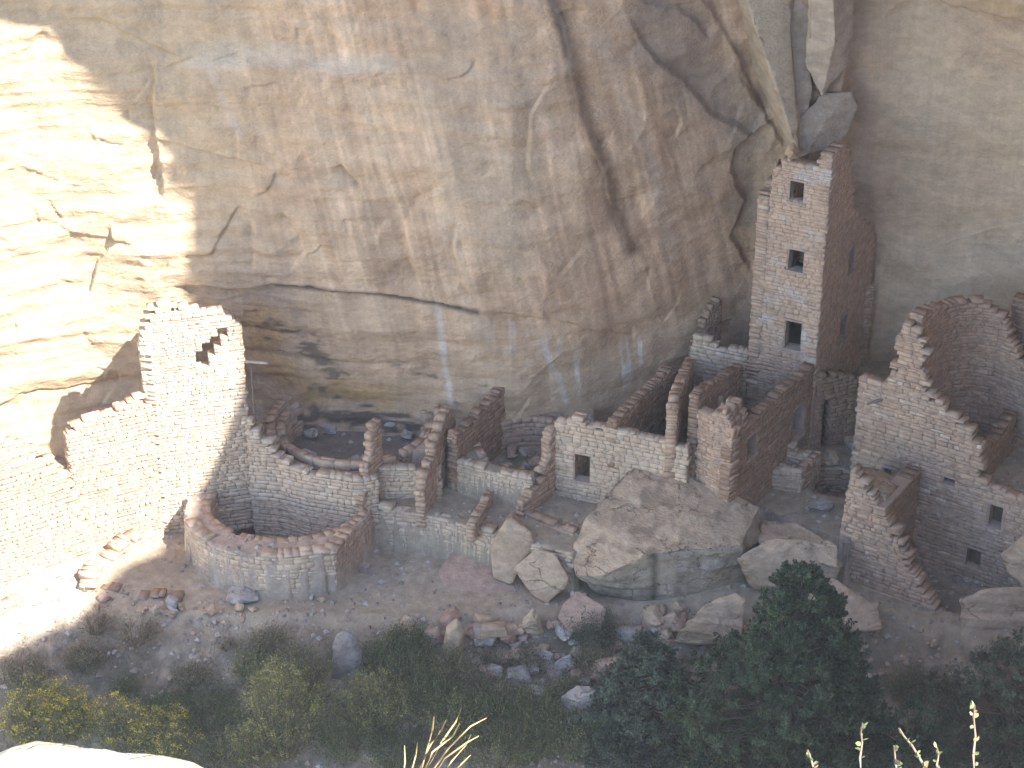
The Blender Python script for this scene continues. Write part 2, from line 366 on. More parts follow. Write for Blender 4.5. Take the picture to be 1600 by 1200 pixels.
# canyon floor far below the overlook, and the rim the photographer stands on
def canyon_fz(X, Y): return -26.5 + 2.5 * fbm(X * .05, Y * .05, 0, 5, 4)
tag(grid_mesh('canyon_floor', np.linspace(-400, 400, 60), np.linspace(-420, -20, 50), canyon_fz, M_SOIL,
              lambda X, Y, Z: colmix((.44, .37, .28), (.26, .24, .16), sstep(-.1, .3, fbm(X * .06, Y * .06, 0, 8, 4)))), kind='structure')
def rim_fz(X, Y):
    q = np.hypot(np.maximum(np.abs(X) - 2.0, 0), 0) ; yy = Y + 47.3
    z = 31.4 - np.interp(yy + q * .9 + .15 * fbm(X * 1.2, Y * 1.2, 0, 2, 3), [-30, .7, 1.3, 4.5, 5.2, 6.0, 9], [0, 0, .45, 3.7, 9, 40, 57])
    return z - .1 * fbm(X * 2, Y * 2, 0, 6, 4)
tag(grid_mesh('overlook_rim', np.linspace(-16, 16, 160), np.r_[np.linspace(-80, -49, 20), np.linspace(-48.8, -36, 120)], rim_fz, M_ROCK,
              lambda X, Y, Z: colmix((.50, .41, .31), (.42, .33, .25), sstep(-.3, .3, fbm(X, Y, Z, 4, 4)))), kind='structure')

# unseen wall added on the right to block sky and darken right-facing walls
CWX = [(34, 3), (34, -12), (29, -26), (20, -37), (12, -46), (11, -52), (11, -80)]
def sky_blocker_wall():
    P, D = arcpath(CWX); ss = np.linspace(0, D[-1], 120); zz = np.r_[-27, np.linspace(-22, 24, 60)]
    S, Zz = np.meshgrid(ss, zz); X = np.interp(S, D, P[:, 0]); Y = np.interp(S, D, P[:, 1])
    off = 1.6 * fbm(S * .12, Zz * .1, 0, 66, 4) + .5 * fbm(S * .1, Zz * .8, 0, 67, 3) - .18 * (24 - Zz) * .6
    V = np.c_[(X + off).ravel(), Y.ravel(), Zz.ravel()]; ny, nx = S.shape
    i = np.arange(nx * ny).reshape(ny, nx); F = np.stack([i[:-1, :-1], i[1:, :-1], i[1:, 1:], i[:-1, 1:]], -1).reshape(-1, 4)
    tp = i[-1]; V = np.r_[V, V[tp] + (60, 0, 1)]; j = len(V) - nx + np.arange(nx); F = np.r_[F, np.stack([tp[:-1], j[:-1], j[1:], tp[1:]], -1)]
    tag(mk('sky_blocker_wall', V, F, M_ROCK, (.40, .30, .22), smooth=True), kind='structure')
sky_blocker_wall()

# ------------------------------------------------------------------ cliff
def cl(px, py):
    y = 5.0
    for _ in range(12):
        p = aty(px, py, y); y = .5 * y + .5 * (foot(p[0]) - .06 * max(p[2] - 3, 0))
    return p[0], p[2]
def pdist(X, Z, pts):
    """distance to a polyline, side (+ right of travel), and 0..1 position along it"""
    P = np.array(pts, float); best = np.full(X.shape, 1e9); side = np.zeros(X.shape); pos = np.zeros(X.shape)
    D = np.r_[0, np.cumsum(np.hypot(*np.diff(P, axis=0).T))]
    for i in range(len(P) - 1):
        a, b = P[i], P[i + 1]; d = b - a; L2 = d @ d
        t = np.clip(((X - a[0]) * d[0] + (Z - a[1]) * d[1]) / L2, 0, 1)
        dx, dz = X - a[0] - t * d[0], Z - a[1] - t * d[1]; q = np.hypot(dx, dz)
        s = np.sign(d[1] * dx - d[0] * dz); m = q < best
        best = np.where(m, q, best); side = np.where(m, s, side); pos = np.where(m, (D[i] + t * (D[i + 1] - D[i])) / D[-1], pos)
    return best, side, pos
# scarps: (photo points, depth in m, reach in m) the side right of travel lies deeper
SCARPS = [
    ([(250, 452), (330, 449), (385, 452), (430, 445), (500, 452), (600, 462), (680, 470), (745, 484)], .22, 1.8),
    ([(745, 484), (800, 490), (880, 503), (1000, 530)], .10, .8),
    ([(975, 15), (1008, 80), (1068, 128), (1110, 182), (1172, 212), (1146, 232), (1140, 268), (1163, 318), (1150, 345), (1138, 372), (1162, 405), (1178, 445)][::-1], .28, 1.4),
    ([(1080, -20), (1130, 50), (1165, 120), (1200, 190)][::-1], .22, .9),
    ([(1150, 120), (1190, 170), (1225, 235)][::-1], .15, .5),
    ([(1000, 0), (1060, 18), (1090, 45), (1106, 70)][::-1], .2, .6),
    ([(243, 90), (240, 170), (246, 240), (256, 300), (262, 318)], 0.29, .7),
    ([(700, 295), (655, 318), (638, 350), (634, 385), (650, 425), (660, 455)], 0.22, .35),
    ([(716, 350), (708, 385), (718, 425), (742, 470)], 0.25, .25),
    ([(537, 258), (548, 278), (562, 300)], 0.25, .2),
    ([(170, 352), (178, 385), (150, 420), (140, 470)], 0.22, .5),
    ([(440, 330), (470, 370), (475, 400), (452, 430)], 0.14, .3),
    ([(395, 350), (400, 400), (392, 430)], 0.11, .25),
    ([(860, 130), (832, 180), (828, 260), (835, 290)], 0.13, .3),
    ([(1385, 384), (1440, 385), (1500, 365), (1560, 347), (1600, 341), (1700, 330)], -.28, 1.2),
    ([(1390, 384), (1372, 420), (1355, 470), (1338, 530), (1325, 600)], .2, .8),
    ([(1430, -30), (1480, 6), (1540, 20), (1600, 36), (1680, 50)], .4, .9),
    ([(0, 265), (40, 262), (90, 285), (130, 292)], .06, .4),
    ([(60, 345), (110, 362), (150, 372), (215, 385)], .07, .4),
    ([(20, 620), (60, 608), (140, 602), (225, 590)], .1, .5),
    ([(280, 400), (330, 396), (345, 365), (372, 320)], 0.11, .4),
    ([(870, 0), (893, 110), (905, 190), (945, 280), (960, 330), (985, 385)], 0.18, .35),
    ([(250, 110), (300, 90), (330, 95), (380, 84)], .1, .6),
    ([(240, 215), (300, 232), (360, 250), (420, 262)], 0.13, .5),
    ([(95, 30), (150, 30), (230, 70), (300, 100)], .1, .6),
]
SCARPS = [(np.array([cl(*p) for p in pts]), d, L) for pts, d, L in SCARPS]
RIB = [cl(*p) for p in [(1150, -30), (1180, 60), (1215, 140), (1238, 215), (1240, 246), (1268, 240), (1320, 228), (1338, 170), (1326, 120), (1332, 40), (1336, -30)]]
RIBR = [cl(1190, -60), cl(1200, 20), cl(1222, 120), cl(1243, 245)]
RIB2 = [cl(1250, -60), cl(1240, 20), cl(1262, 90), cl(1250, 180), cl(1246, 240)]
RIB3 = [cl(1310, -60), cl(1322, 60), cl(1285, 130), cl(1310, 165), cl(1290, 235)]
FR = random.Random(5); FLAKES = []
for _ in range(150):
    a, b = FR.uniform(-16, 17), FR.uniform(2.5, 15); th_ = FR.choice([FR.uniform(-2.2, -.9), FR.uniform(-.4, .4)]); ln_ = FR.uniform(.3, 1.3); cv = FR.uniform(-1.2, 1.2); pts = [(a, b)]
    for k in range(5): pts.append((pts[-1][0] + math.cos(th_) * ln_ / 5, pts[-1][1] + math.sin(th_) * ln_ / 5)); th_ += cv / 5 + FR.uniform(-.35, .35)
    FLAKES.append((a, b, np.array(pts), FR.uniform(.04, .12) * (.5 if a > 9 else 1), FR.uniform(.12, .4)))
def cliff_y(X, Z):
    y = foot(X) + .15 * np.sin(X * .5) * 0 - .06 * np.clip(Z - 3, 0, 12)
    wx = X + .5 * fbm(X * .5, Z * .5, 0, 71, 2)
    y = y - .28 * fbm(wx * .22, Z * .3, 0, 41, 3) - .10 * fbm(X * .9, Z * 1.1, 0, 43, 4)
    # broad conchoidal shells
    sh = fbm(X * .45 + 4, Z * .45, 0, 47, 2); y = y + .16 * (np.abs(sh) ** .7)
    bed = fbm(X * .12, Z * 2.6 + .3 * noise(X * .4, Z * .1, 0, 50), 0, 51, 4); y = y - .045 * bed * (1 + 1.2 * sstep(5, -9, X))
    y = y - .022 * fbm(X * 3, Z * 4, 0, 55, 4)
    left = sstep(-7.5, -11, X); y = y - left * .13 * fbm(X * .5, Z * 1.4, 0, 57, 4)
    nz = .10 * fbm(X * 1.8, Z * 1.8, 0, 61, 3)
    for pts, d, L in SCARPS:
        q, s, t = pdist(X + nz, Z + nz * .7, pts); tap = sstep(0, .12, t) * sstep(1, .88, t)
        prof = np.exp(-q / L)
        edge = sstep(0, .05, q)
        y = y + d * tap * np.where(s > 0, prof * edge, 0)
    for (fx_, fz_, pts, d, L) in FLAKES:
        m = (np.abs(X - fx_) < 1.6) & (np.abs(Z - fz_) < 1.6)
        if not m.any(): continue
        xs_, zs_ = X[m] + nz[m] * .5, Z[m] + nz[m] * .4; q, s, t = pdist(xs_, zs_, pts)
        y[m] += d * sstep(0, .2, t) * sstep(1, .8, t) * np.where(s > 0, np.exp(-q / L) * sstep(0, .035, q), 0)
    rb = inpoly(X, Z, RIB); q, s, t = pdist(X, Z, RIB + [RIB[0]])
    q = np.where(rb, q, 0)
    up = sstep(9.5, 13, Z)
    q = np.clip(q + .12 * fbm(X * 1.5, Z * 1.5, 0, 63, 3), 0, 9) * rb
    body = (.55 + .3 * up) * np.clip(q / .30, 0, 1) * (1 - .25 * np.clip(q / 1.2, 0, 1)) + .12 * rb * fbm(X * 2, Z * 1.2, 0, 64, 4)
    for r, a, wd in ((RIB2, -.2, .22), (RIB3, -.2, .2)):
        q2, _, _ = pdist(X, Z, r); body = body + np.where(rb, a * np.clip(1 - q2 / wd, 0, 1), 0)
    y = y - body
    # dark shelf hollow behind the left round room
    hol = np.exp(-((X + 4.4) / 2.4) ** 4) * sstep(3.2, 2.3, Z); y = y + .3 * hol
    return y
def blot(X, Z, pts, wd, ns=.35, sc=1.5, seed=0):
    q, s, t = pdist(X, Z, pts); n = fbm(X * sc, Z * sc * 1.6, 0, seed, 4)
    return np.clip(1.25 - q / wd + n * ns * 3 / 1.2, 0, 1)
def cliff_col(X, Z, Yv):
    n = fbm(X * .35, Z * .35, 0, 101, 4); n2 = fbm(X * 1.6, Z * 2.4, 0, 103, 4); n3 = fbm(X * 5, Z * 8, 0, 105, 3)
    c = colmix((.48, .35, .25), (.55, .415, .30), sstep(-.35, .35, n + .3 * n2))
    lw = sstep(-5, -9, X + 1.5 * n)[..., None] * .8; c = np.array((.47, .375, .265)) * lw + c * (1 - lw)
    # slanted water streaks
    sx = X + .22 * (Z - 6) + .15 * noise(X * .8, Z * .25, 0, 111)
    st = fbm(sx * 2.6, Z * .16, 0, 113, 4); stm = sstep(2.5, 6, Z) * sstep(-9, -3, X) * sstep(8.4, 7.0, X)
    c = c * (1 + (.28 * st * stm)[..., None] * np.array((.8, 1, 1.15)))
    st2 = fbm(sx * 7, Z * .3, 0, 117, 3); c = c * (1 + (.20 * st2 * stm)[..., None])
    dg = fbm((X + 1.6 * Z) * .35, (Z + .45 * X) * 4.5, 0, 121, 3); c = c * (1 + (.16 * dg * sstep(9.5, 11, X))[..., None])
    st4 = fbm(sx * 1.1 + 9, Z * .12, 0, 123, 3); c = c * (1 - (.20 * np.clip(st4, 0, 1) * stm)[..., None] * np.array((.75, 1, 1.15)))
    c = c * (1 + (.16 * sstep(.15, .4, noise(sx * 9, Z * .35, 0, 125)) * stm)[..., None])
    bed = fbm(X * .25, Z * 3.2, 0, 119, 4); c = c * (1 + (.07 * bed)[..., None])
    c = c * (1 + (.10 * n3 + .10 * n2)[..., None])
    def mixin(c, col, m): m = np.clip(m, 0, 1)[..., None]; return c * (1 - m) + np.array(col) * (1 + .15 * n3[..., None]) * m
    C = lambda L: [cl(*p) for p in L]
    # grey varnished patches
    c = mixin(c, (.30, .245, .205), .75 * blot(X, Z, C([(1020, 20), (1060, 80), (1110, 130), (1160, 190)]), 1.1, .3, 1.2, 1))
    c = mixin(c, (.32, .265, .21), .75 * blot(X, Z, C([(1170, 240), (1175, 300), (1170, 340)]), .7, .3, 1.2, 2))
    c = mixin(c, (.31, .25, .20), .6 * blot(X, Z, C([(1250, 0), (1300, 60), (1300, 180)]), .9, .3, 1.2, 3))
    c = mixin(c, (.40, .33, .26), .55 * blot(X, Z, C([(690, 0), (710, 120), (740, 260), (790, 380)]), .8, .4, .8, 4))
    c = mixin(c, (.40, .33, .26), .5 * blot(X, Z, C([(770, 60), (800, 150), (810, 280)]), .8, .4, .8, 14))
    c = mixin(c, (.20, .135, .095), 1.0 * blot(X, Z, C([(868, 0), (895, 90), (912, 180), (950, 270), (962, 330), (988, 390)]), .26, .08, 2, 5))
    c = mixin(c, (.16, .14, .12), .7 * blot(X, Z, C([(862, 0), (882, 60), (893, 120)]), .13, .1, 2, 6))
    c = mixin(c, (.54, .49, .42), .5 * blot(X, Z, C([(300, 95), (400, 80), (470, 100), (560, 110), (600, 105)]), .35, .4, 1.5, 7))
    c = mixin(c, (.55, .47, .41), .5 * blot(X, Z, C([(320, 90), (350, 160), (372, 215)]), .13, .15, 1.5, 8))
    c = mixin(c, (.56, .47, .40), .4 * blot(X, Z, C([(935, 60), (985, 180), (1020, 260), (1050, 400)]), .25, .3, 1.5, 9))
    c = mixin(c, (.55, .455, .35), .75 * blot(X, Z, C([(1400, 60), (1500, 200), (1450, 330), (1590, 180), (1590, 300)]), 2.2, .2, .8, 10))  # right cliff paled to offset sky light blocked above and beside it
    c = mixin(c, (.57, .48, .385), .7 * blot(X, Z, C([(1420, 420), (1400, 520), (1520, 410), (1580, 400)]), 1.1, .2, .8, 11))
    c = mixin(c, (.47, .36, .20), .6 * blot(X, Z, C([(1480, -15), (1600, 15)]), .3, .2, 1.5, 12))
    c = mixin(c, (.46, .37, .23), .6 * blot(X, Z, C([(1140, 372), (1165, 380), (1176, 385)]), .14, .15, 3, 13))
    # under the ledge: yellow, soot, white drips
    under = sstep(5.4, 4.9, Z + .02 * X) 
    c = mixin(c, (.42, .33, .245), .45 * blot(X, Z, C([(420, 500), (600, 520), (900, 600)]), 1.3, .3, .8, 20))
    c = mixin(c, (.50, .345, .19), .9 * blot(X, Z, C([(400, 500), (410, 560), (450, 600), (520, 620), (590, 620)]), .62, .6, 1.4, 21))
    soot = blot(X, Z, C([(425, 520), (480, 535), (520, 585), (500, 600)]), .28, 1.0, 2.6, 22)
    c = mixin(c, (.10, .085, .075), .75 * soot * sstep(-.15, .15, fbm(X * 1.6, Z * 7, 0, 23, 3)))
    c = mixin(c, (.085, .075, .07), .85 * blot(X, Z, C([(470, 662), (540, 655), (640, 668)]), .36, .7, 2.2, 24) * sstep(-.35, .1, fbm(X * 1.2, Z * 8, 0, 25, 3)))
    c = mixin(c, (.11, .10, .09), .7 * blot(X, Z, C([(600, 560), (640, 575), (690, 600), (720, 640)]), .16, .7, 3, 26) * sstep(-.1, .2, fbm(X * 3, Z * 5, 0, 27, 3)))
    c = mixin(c, (.58, .54, .51), .75 * blot(X, Z, C([(684, 478), (690, 530), (696, 580), (706, 640)]), .11, .25, 3, 28))
    c = mixin(c, (.52, .47, .43), .6 * blot(X, Z, C([(690, 480), (760, 520), (850, 540)]), .5, .5, 1.8, 29) * sstep(-.2, .3, fbm(X * 6, Z * .8, 0, 30, 3)))
    wd = fbm(X * 5.5 + .6 * (Z - 4), Z * .5, 0, 31, 3)
    c = mixin(c, (.60, .56, .53), .75 * blot(X, Z, C([(860, 560), (900, 590), (960, 590), (990, 560)]), .75, .25, 1, 32) * sstep(.22, .42, wd))
    c = mixin(c, (.56, .52, .49), .7 * blot(X, Z, C([(850, 545), (872, 590), (885, 630)]), .09, .15, 3, 33))
    c = mixin(c, (.10, .085, .075), .9 * blot(X, Z, C([(430, 449), (560, 460), (680, 474), (745, 487)]), .11, .14, 3, 34))  # ledge line: undercut shadow painted in together with soot
    return c * np.array((1.05, .985, .88))
cx = gsp(-17.5, 17.5, .045, -70, 80, 26); cz = np.r_[np.arange(-1.6, 15.6, .045), np.linspace(15.7, 30, 30)]
def cliff_map(X, Z, Yv): return np.c_[X.ravel(), Yv.ravel(), Z.ravel()]
cliff = tag(grid_mesh('cliff', cx, cz, cliff_y, M_CLIFF, cliff_col, mapv=cliff_map), kind='structure')
def cliff_at(x, z): return float(cliff_y(np.array([x * 1.0]), np.array([z * 1.0]))[0])
# ================================================================== RUINS
WG = 'masonry walls of the ruined rooms'
def lone_wall(label, A, B, prof, zb, group=WG, **kw):
    o, hs = wallpx('masonry_wall', A, B, prof, zb, **kw)
    tag(o, label, 'wall', group, 'thing'); return o, hs
def V2(a, d, L): return (a[0] + d[0] * L, a[1] + d[1] * L)

# --- front round room
kiva = thing('round_room', 'low circular stone room with thick curved wall, open to the sky, beside the sunlit ruin', 'round room', (KA[0], KA[1], 0))
po = ell(A_OUT, 182, 296, 40)
po = [p for p in po if p[0] < cornA[0] - .15] + [tuple(cornA), tuple(cornB)]
masonry('outer_wall', po, -.35, lambda s: Z1 - .02 + .05 * math.sin(s * 1.7) - .16 * max(0, 1 - s / 1.2), .38, ch=.15, cw=.36, pal='pale', seed=1, parent=kiva, wash=.15)
masonry('side_wall', [cornB, cornC], -.2, lambda s: Z1 + .03 * math.sin(s * 3), .36, pal='tan', seed=2, parent=kiva, ch=.14)
def KAtop(s): return Z1 - .01 + .03 * math.sin(s * 2.3)
ki = ell(KA, 250, -110, 70)
masonry('inner_wall', ki, -.95, KAtop, .26, ch=.17, cw=.34, rel=.006, pal='tan', seed=3, parent=kiva, wash=.8, gap=.004)
abs_ = [AB[0], AB[1], AB[2], AB[3], G(592, 742, Z2)]
D_AB = arcpath(abs_)[1]
ABz = [(0, 3.75), (.25, 3.75), (.4, 3.5), (.55, 3.35), (.62, 2.95), (.95, 2.8), (D_AB[1], Z2 + .2), (D_AB[2], Z2 + .03), (D_AB[3], Z2), (D_AB[4], Z2)]
P_ab, D_ab = arcpath(abs_); ABz = []
for s_ in np.linspace(0, D_ab[-1], 40):
    x_, y_ = np.interp(s_, D_ab, P_ab[:, 0]), np.interp(s_, D_ab, P_ab[:, 1]); zq = 2.5
    for _ in range(8): zq = zat(x_, y_, float(np.interp(proj((x_, y_, zq))[0], [365, 398, 404, 413, 427, 433, 448, 480, 560, 600], [652, 660, 684, 690, 694, 712, 724, 735, 746, 748])))
    ABz.append((s_, max(zq, Z2)))
masonry('rear_wall', abs_, -.9, ABz, .34, ch=.14, cw=.34, pal='pale', seed=4, parent=kiva, wash=.35, rel=.014)
for (px, py, hh, wd) in ((458, 832, .62, .42), ):
    a = G(447, 836, -.3); b = (a[0] + .40, a[1] - .06)
    masonry('pilaster', [a, b], -.9, [(0, .62), (1, .62)], .3, ch=.16, cw=.4, rel=.006, pal='pale', seed=5, parent=kiva, wash=.6)

# --- rear round room, plastered, sunk in the terrace against the cliff
kb = thing('round_room', 'smooth plastered round pit room sunk into the terrace below the soot-blackened rock', 'round room', (KB[0], KB[1], .8))
masonry('pit_wall', ell(KB, 212, 142, 30), .7, lambda s: Z2 - .02 + .05 * math.sin(s * 1.3), .24, ch=.2, cw=.4, rel=.006, pal='pink', seed=6, parent=kb, wash=.85, gap=.003)
masonry('rim_wall', ell(KB, 196, 138, 24, 1.14), Z2 - .1, lambda s: Z2 + .1 + .22 * min(1, s / 1.5), .26, ch=.14, cw=.34, rel=.004, pal='tan', seed=61, parent=kb, wash=.9, gap=.003)
masonry('pit_wall', ell(KB, 28, -50, 26), .7, lambda s: Z2 - .02, .24, ch=.2, cw=.4, rel=.006, pal='pink', seed=63, parent=kb, wash=.85, gap=.003)
masonry('pit_wall', ell(KB, -50, -148, 26), .7, lambda s: Z2 - .02, .24, ch=.2, cw=.4, rel=.006, pal='pink', seed=64, parent=kb, wash=.85, gap=.003)
masonry('rim_wall', ell(KB, 10, -28, 14, 1.13), Z2 - .1, lambda s: Z2 + .5 - .35 * s, .2, ch=.1, cw=.24, rel=.015, pal='tan', seed=62, parent=kb, wash=.4)
# --- third round room, half fallen in
kc = thing('round_room', 'collapsed round pit room filled with rubble and old branches behind the middle rooms', 'round room', (KC[0], KC[1], 1.2))
masonry('pit_wall', ell(KC, 212, -60, 60), 1.2, lambda s: Z2 - .03, .24, ch=.18, cw=.36, rel=.008, pal='tan', seed=7, parent=kc, wash=.75, gap=.004)
masonry('front_wall', KCf, 1.2, lambda s: Z2 + .02 * math.sin(4 * s), .3, ch=.13, cw=.3, rel=.01, pal='pale', seed=8, parent=kc, wash=.5)

# --- retaining wall and the row of small rooms
rw = masonry('retaining_wall', RW, -.25, lambda s: Z1 + .03 * math.sin(s * 2.1), .36, ch=.14, cw=.34, rel=.014, pal='pale', seed=9, wash=.4)
tag(rw, 'long low pale stone wall holding up the row of small rooms above the dusty plaza', 'wall', WG, 'thing')
A1, B1 = G(567, 797, Z1), G(601, 768, Z1)
lone_wall('short upright cross wall with a ragged sloping top, left end of the small rooms', A1, B1, [(566, 792), (572, 760), (577, 715), (581, 690), (586, 660), (592, 657), (600, 657)], 1.0, th=.26, pal='tan', seed=10, ch=.15)
wr2 = masonry('masonry_wall', [G(592, 776, Z1), G(690, 776, Z1)], 1.2, lambda s: Z2 + .02, .3, ch=.13, cw=.3, rel=.008, pal='pale', seed=11, wash=.55)
tag(wr2, 'pale plastered back wall of the small room between two ragged cross walls', 'wall', WG, 'thing')
A2, B2 = G(664, 806, Z1), G(712, 728, Z1)
lone_wall('tall thin cross wall with a stepped jagged edge, between the two pale back walls', A2, B2, [(655, 802), (662, 775), (668, 740), (678, 715), (682, 690), (692, 660), (700, 640), (712, 634)], .9, th=.28, pal='tan', seed=12, ch=.16)
A3 = (G(714, 722, Z2)[0] , G(714, 722, Z2)[1]); B3 = (.02, 4.3)
lone_wall('large sloping wall rising to a point against the cliff, left of the pit', A3, B3, [(712, 682), (730, 668), (750, 645), (770, 625), (785, 610), (797, 597), (806, 597)], 1.2, th=.3, pal='brown', seed=13, ch=.12, cw=.26, wash=.3)
a, b, c, d = G(742, 838, Z1), G(776, 772, Z1), G(781, 768, Z1), G(800, 752, Z1)
o = masonry('masonry_wall', [a, b], 1.1, lambda s: 1.3 + .34 + .05 * math.sin(s * 5), .24, ch=.11, cw=.26, pal='pink', seed=14, wash=.4)
tag(o, 'knee-high remnant wall running back across the dusty room floor', 'wall', WG, 'thing')
o = masonry('masonry_wall', [c, d], 1.1, lambda s: 1.3 + .55 + .1 * s, .24, ch=.11, cw=.26, pal='pink', seed=15, wash=.4)
tag(o, 'short low stub of wall leaning against the pale front of the rubble pit', 'wall', WG, 'thing')
A5, B5 = G(818, 808, Z1), G(879, 764, Z1)
lone_wall('cross wall with rounded stones stepping down left of the windowed wall', A5, B5, [(808, 800), (828, 775), (845, 742), (856, 725), (858, 700), (866, 665), (878, 660)], 1.0, th=.27, pal='tan', seed=16, ch=.15)
A6 = G(866, 772, Z1); d6 = np.array([.93, -.36]); d6 /= np.hypot(*d6); B6 = V2(A6, d6, 3.75)
wd_room = thing('room_wall', 'pale back wall of the room with one dark square window, left of the big boulder', 'wall', (*A6, 1.2), WG)
o, hs = wallpx('wall', A6, B6, [(866, 668), (880, 657), (896, 653), (912, 660), (925, 668), (938, 664), (985, 676), (1034, 690), (1060, 696)], 1.1, th=.3, holes=[(898, 711, 921, 752)], pal='pale', seed=17, wash=.4, rel=.012, parent=wd_room)
window_frame(wd_room, hs[0], .3, seed=1)
fl5 = masonry('masonry_wall', [G(818, 806, Z1), G(896, 836, Z1)], .2, lambda s: Z1 + .12, .3, ch=.2, cw=.34, rel=.04, pal='tan', seed=18, gap=.014)
tag(fl5, 'row of large squared blocks on a low wall just above the tumbled boulders', 'wall', WG, 'thing')
d7 = np.array([.53, .85]); 
s7 = on_plane(A6, B6, 962, 672)[0]; A7 = V2(A6, d6, s7); B7 = V2(A7, d7, 3.5)
lone_wall('dark triangular side wall climbing to a peak, behind the windowed wall', A7, B7, [(955, 662), (975, 645), (1000, 625), (1020, 605), (1040, 582), (1052, 576), (1060, 582), (1070, 600)], 1.2, th=.28, pal='brown', seed=19, ch=.13, cw=.24, rel=.035)
A8 = V2(A6, d6, 3.4); B8 = (5.22, 5.3)
lone_wall('narrow stepped wall edge rising toward the tower, right of the dark triangular wall', A8, B8, [(1030, 696), (1048, 676), (1053, 650), (1060, 625), (1068, 600), (1080, 575), (1090, 552), (1098, 545)], 1.2, th=.28, pal='tan', seed=20, ch=.15)
o = masonry('masonry_wall', [G(1020, 762, 1.3), G(1095, 792, 1.3)], .8, lambda s: 2.0, .26, ch=.13, pal='tan', seed=21)
tag(o, 'short wall remnant between the boulder top and the corner building', 'wall', WG, 'thing')
TA = (6.62, 4.5); TB = (8.4, 3.6); W9A = (5.1, 5.2)
o, _ = lone_wall('pale wall of the room at the left foot of the tower with a notched top', W9A, TA, [(1085, 520), (1098, 524), (1112, 534), (1130, 545), (1150, 545), (1175, 550)], 1.4, th=.3, pal='pale', seed=22, wash=.35)
a10 = (5.25, 5.3); b10 = (6.05, 6.2)
lone_wall('small triangular broken wall standing against the cliff, left of the tower', a10, b10, [(1100, 530), (1104, 500), (1112, 480), (1122, 462), (1131, 470), (1136, 500)], 3.0, th=.26, pal='brown', seed=23, ch=.13, cw=.24)
# tower
tower = thing('square_tower', 'tall square stone tower of several storeys with three dark windows, reaching the overhanging rock', 'tower', (7.5, 4.2, 1.2))
tprof = [(1168, 285), (1196, 272), (1204, 264), (1212, 255), (1228, 249), (1250, 250), (1262, 256), (1275, 252), (1296, 248), (1304, 247)]
o, hs = wallpx('front_wall', TA, TB, tprof, 1.2, th=.36, holes=[(1234, 284, 1255, 316), (1232, 391, 1255, 424), (1227, 503, 1251, 546)], pal='pink', seed=24, wash=.62, parent=tower, ch=.125, cw=.3, taper=.045, rel=.008, gap=.005, pale=.6)
for i, h in enumerate(hs): window_frame(tower, h, .36, seed=10 + i)
dT = np.array([.50, .866]); TC = V2(TB, dT, 4.0); TD = V2(TA, dT, 2.6)
o, hs = wallpx('side_wall', TB, TC, [(1296, 246), (1306, 238), (1318, 229), (1328, 229), (1334, 260), (1336, 330), (1352, 345), (1375, 366), (1384, 385), (1390, 420)], 1.2, th=.34, holes=[(1327, 392, 1335, 424), (1314, 494, 1323, 528)], pal='pink', seed=25, wash=.6, parent=tower, ch=.125, rel=.008, gap=.005)
for i, h in enumerate(hs): window_frame(tower, h, .34, seed=20 + i)
masonry('rear_wall', [TC, TD], 1.2, [(0, 5), (3, 5)], .3, pal='pink', seed=26, parent=tower)
masonry('side_wall', [TD, TA], 1.2, lambda s: 9.6 - .2 * s, .34, pal='pink', seed=27, parent=tower)
for z in (3.9, 6.0, 8.1):
    mk('floor', [(p[0] * .9 + 7.7 * .1, p[1] * .9 + .1 * 5, z) for p in (TA, TB, V2(TB, dT, 2.4), TD)], [(0, 1, 2, 3)], M_MUD, (.2, .15, .11), tower)

# corner building in front of the tower: room walls W11 / W12 and its end block on the boulder
CB = G(1137, 802, 1.9)
corner = thing('roofless_house', 'roofless two-storey house on the big boulder joined to the tower', 'house', (*CB, 1.9))
dcb = np.array(TB) - np.array(CB); dcb /= np.hypot(*dcb); CE = V2(TB, dcb, .0)
o, hs = wallpx('side_wall', CB, CE, [(1139, 694), (1150, 682), (1165, 672), (1176, 655), (1190, 642), (1206, 632), (1225, 612), (1250, 592), (1262, 578), (1276, 570), (1290, 560)], 1.0, th=.32, holes=[(1169, 680, 1183, 713), (1240, 636, 1257, 684)], pal='brown', seed=28, parent=corner, wash=.3, ch=.14)
for i, h in enumerate(hs): window_frame(corner, h, .32, seed=30 + i, name='window' if i == 0 else 'doorway')
CF = G(1084, 775, 1.9)
CFz = 1.5
o, hs = wallpx('front_wall', CF, CB, [(1086, 640), (1088, 618), (1095, 640), (1110, 645), (1118, 655), (1132, 668), (1143, 672)], 1.0, th=.34, pal='tan', seed=29, parent=corner, ch=.13)
DCF = V2(CF, (TA[0] - CF[0], TA[1] - CF[1]), .93)
o, hs = wallpx('side_wall', CF, DCF, [(1084, 640), (1092, 618), (1105, 605), (1128, 590), (1150, 580), (1163, 570), (1172, 564), (1180, 570)], 1.0, th=.28, pal='brown', seed=30, parent=corner)
mid = G(1122, 792, 1.9)
M1 = V2(CB, dcb, .05); M2 = V2(CB, dcb, 1.25)
for q_ in (0, .34, .68):
    m_ = V2(M1, dcb, q_); masonry('front_pier', [V2(m_, (-1, .5), .55), V2(m_, (-1, .5), .05)], 3.2, [(0, zat(M1[0] - .3, M1[1] + .3, 650) + .02), (.25, zat(M1[0] - .2, M1[1] + .2, 634)), (.5, zat(M1[0], M1[1], 664))], .3, pal='tan', seed=31 + int(q_ * 50), parent=corner, ch=.12, cw=.26, wash=.2)
post = mk('post', *box_between(G(1121, 662, 3.6), V2(G(1121, 662, 3.6), (.1, 0), 1), 2.8, 4.4, 0, .1), M_WOOD, (.42, .32, .23), corner)

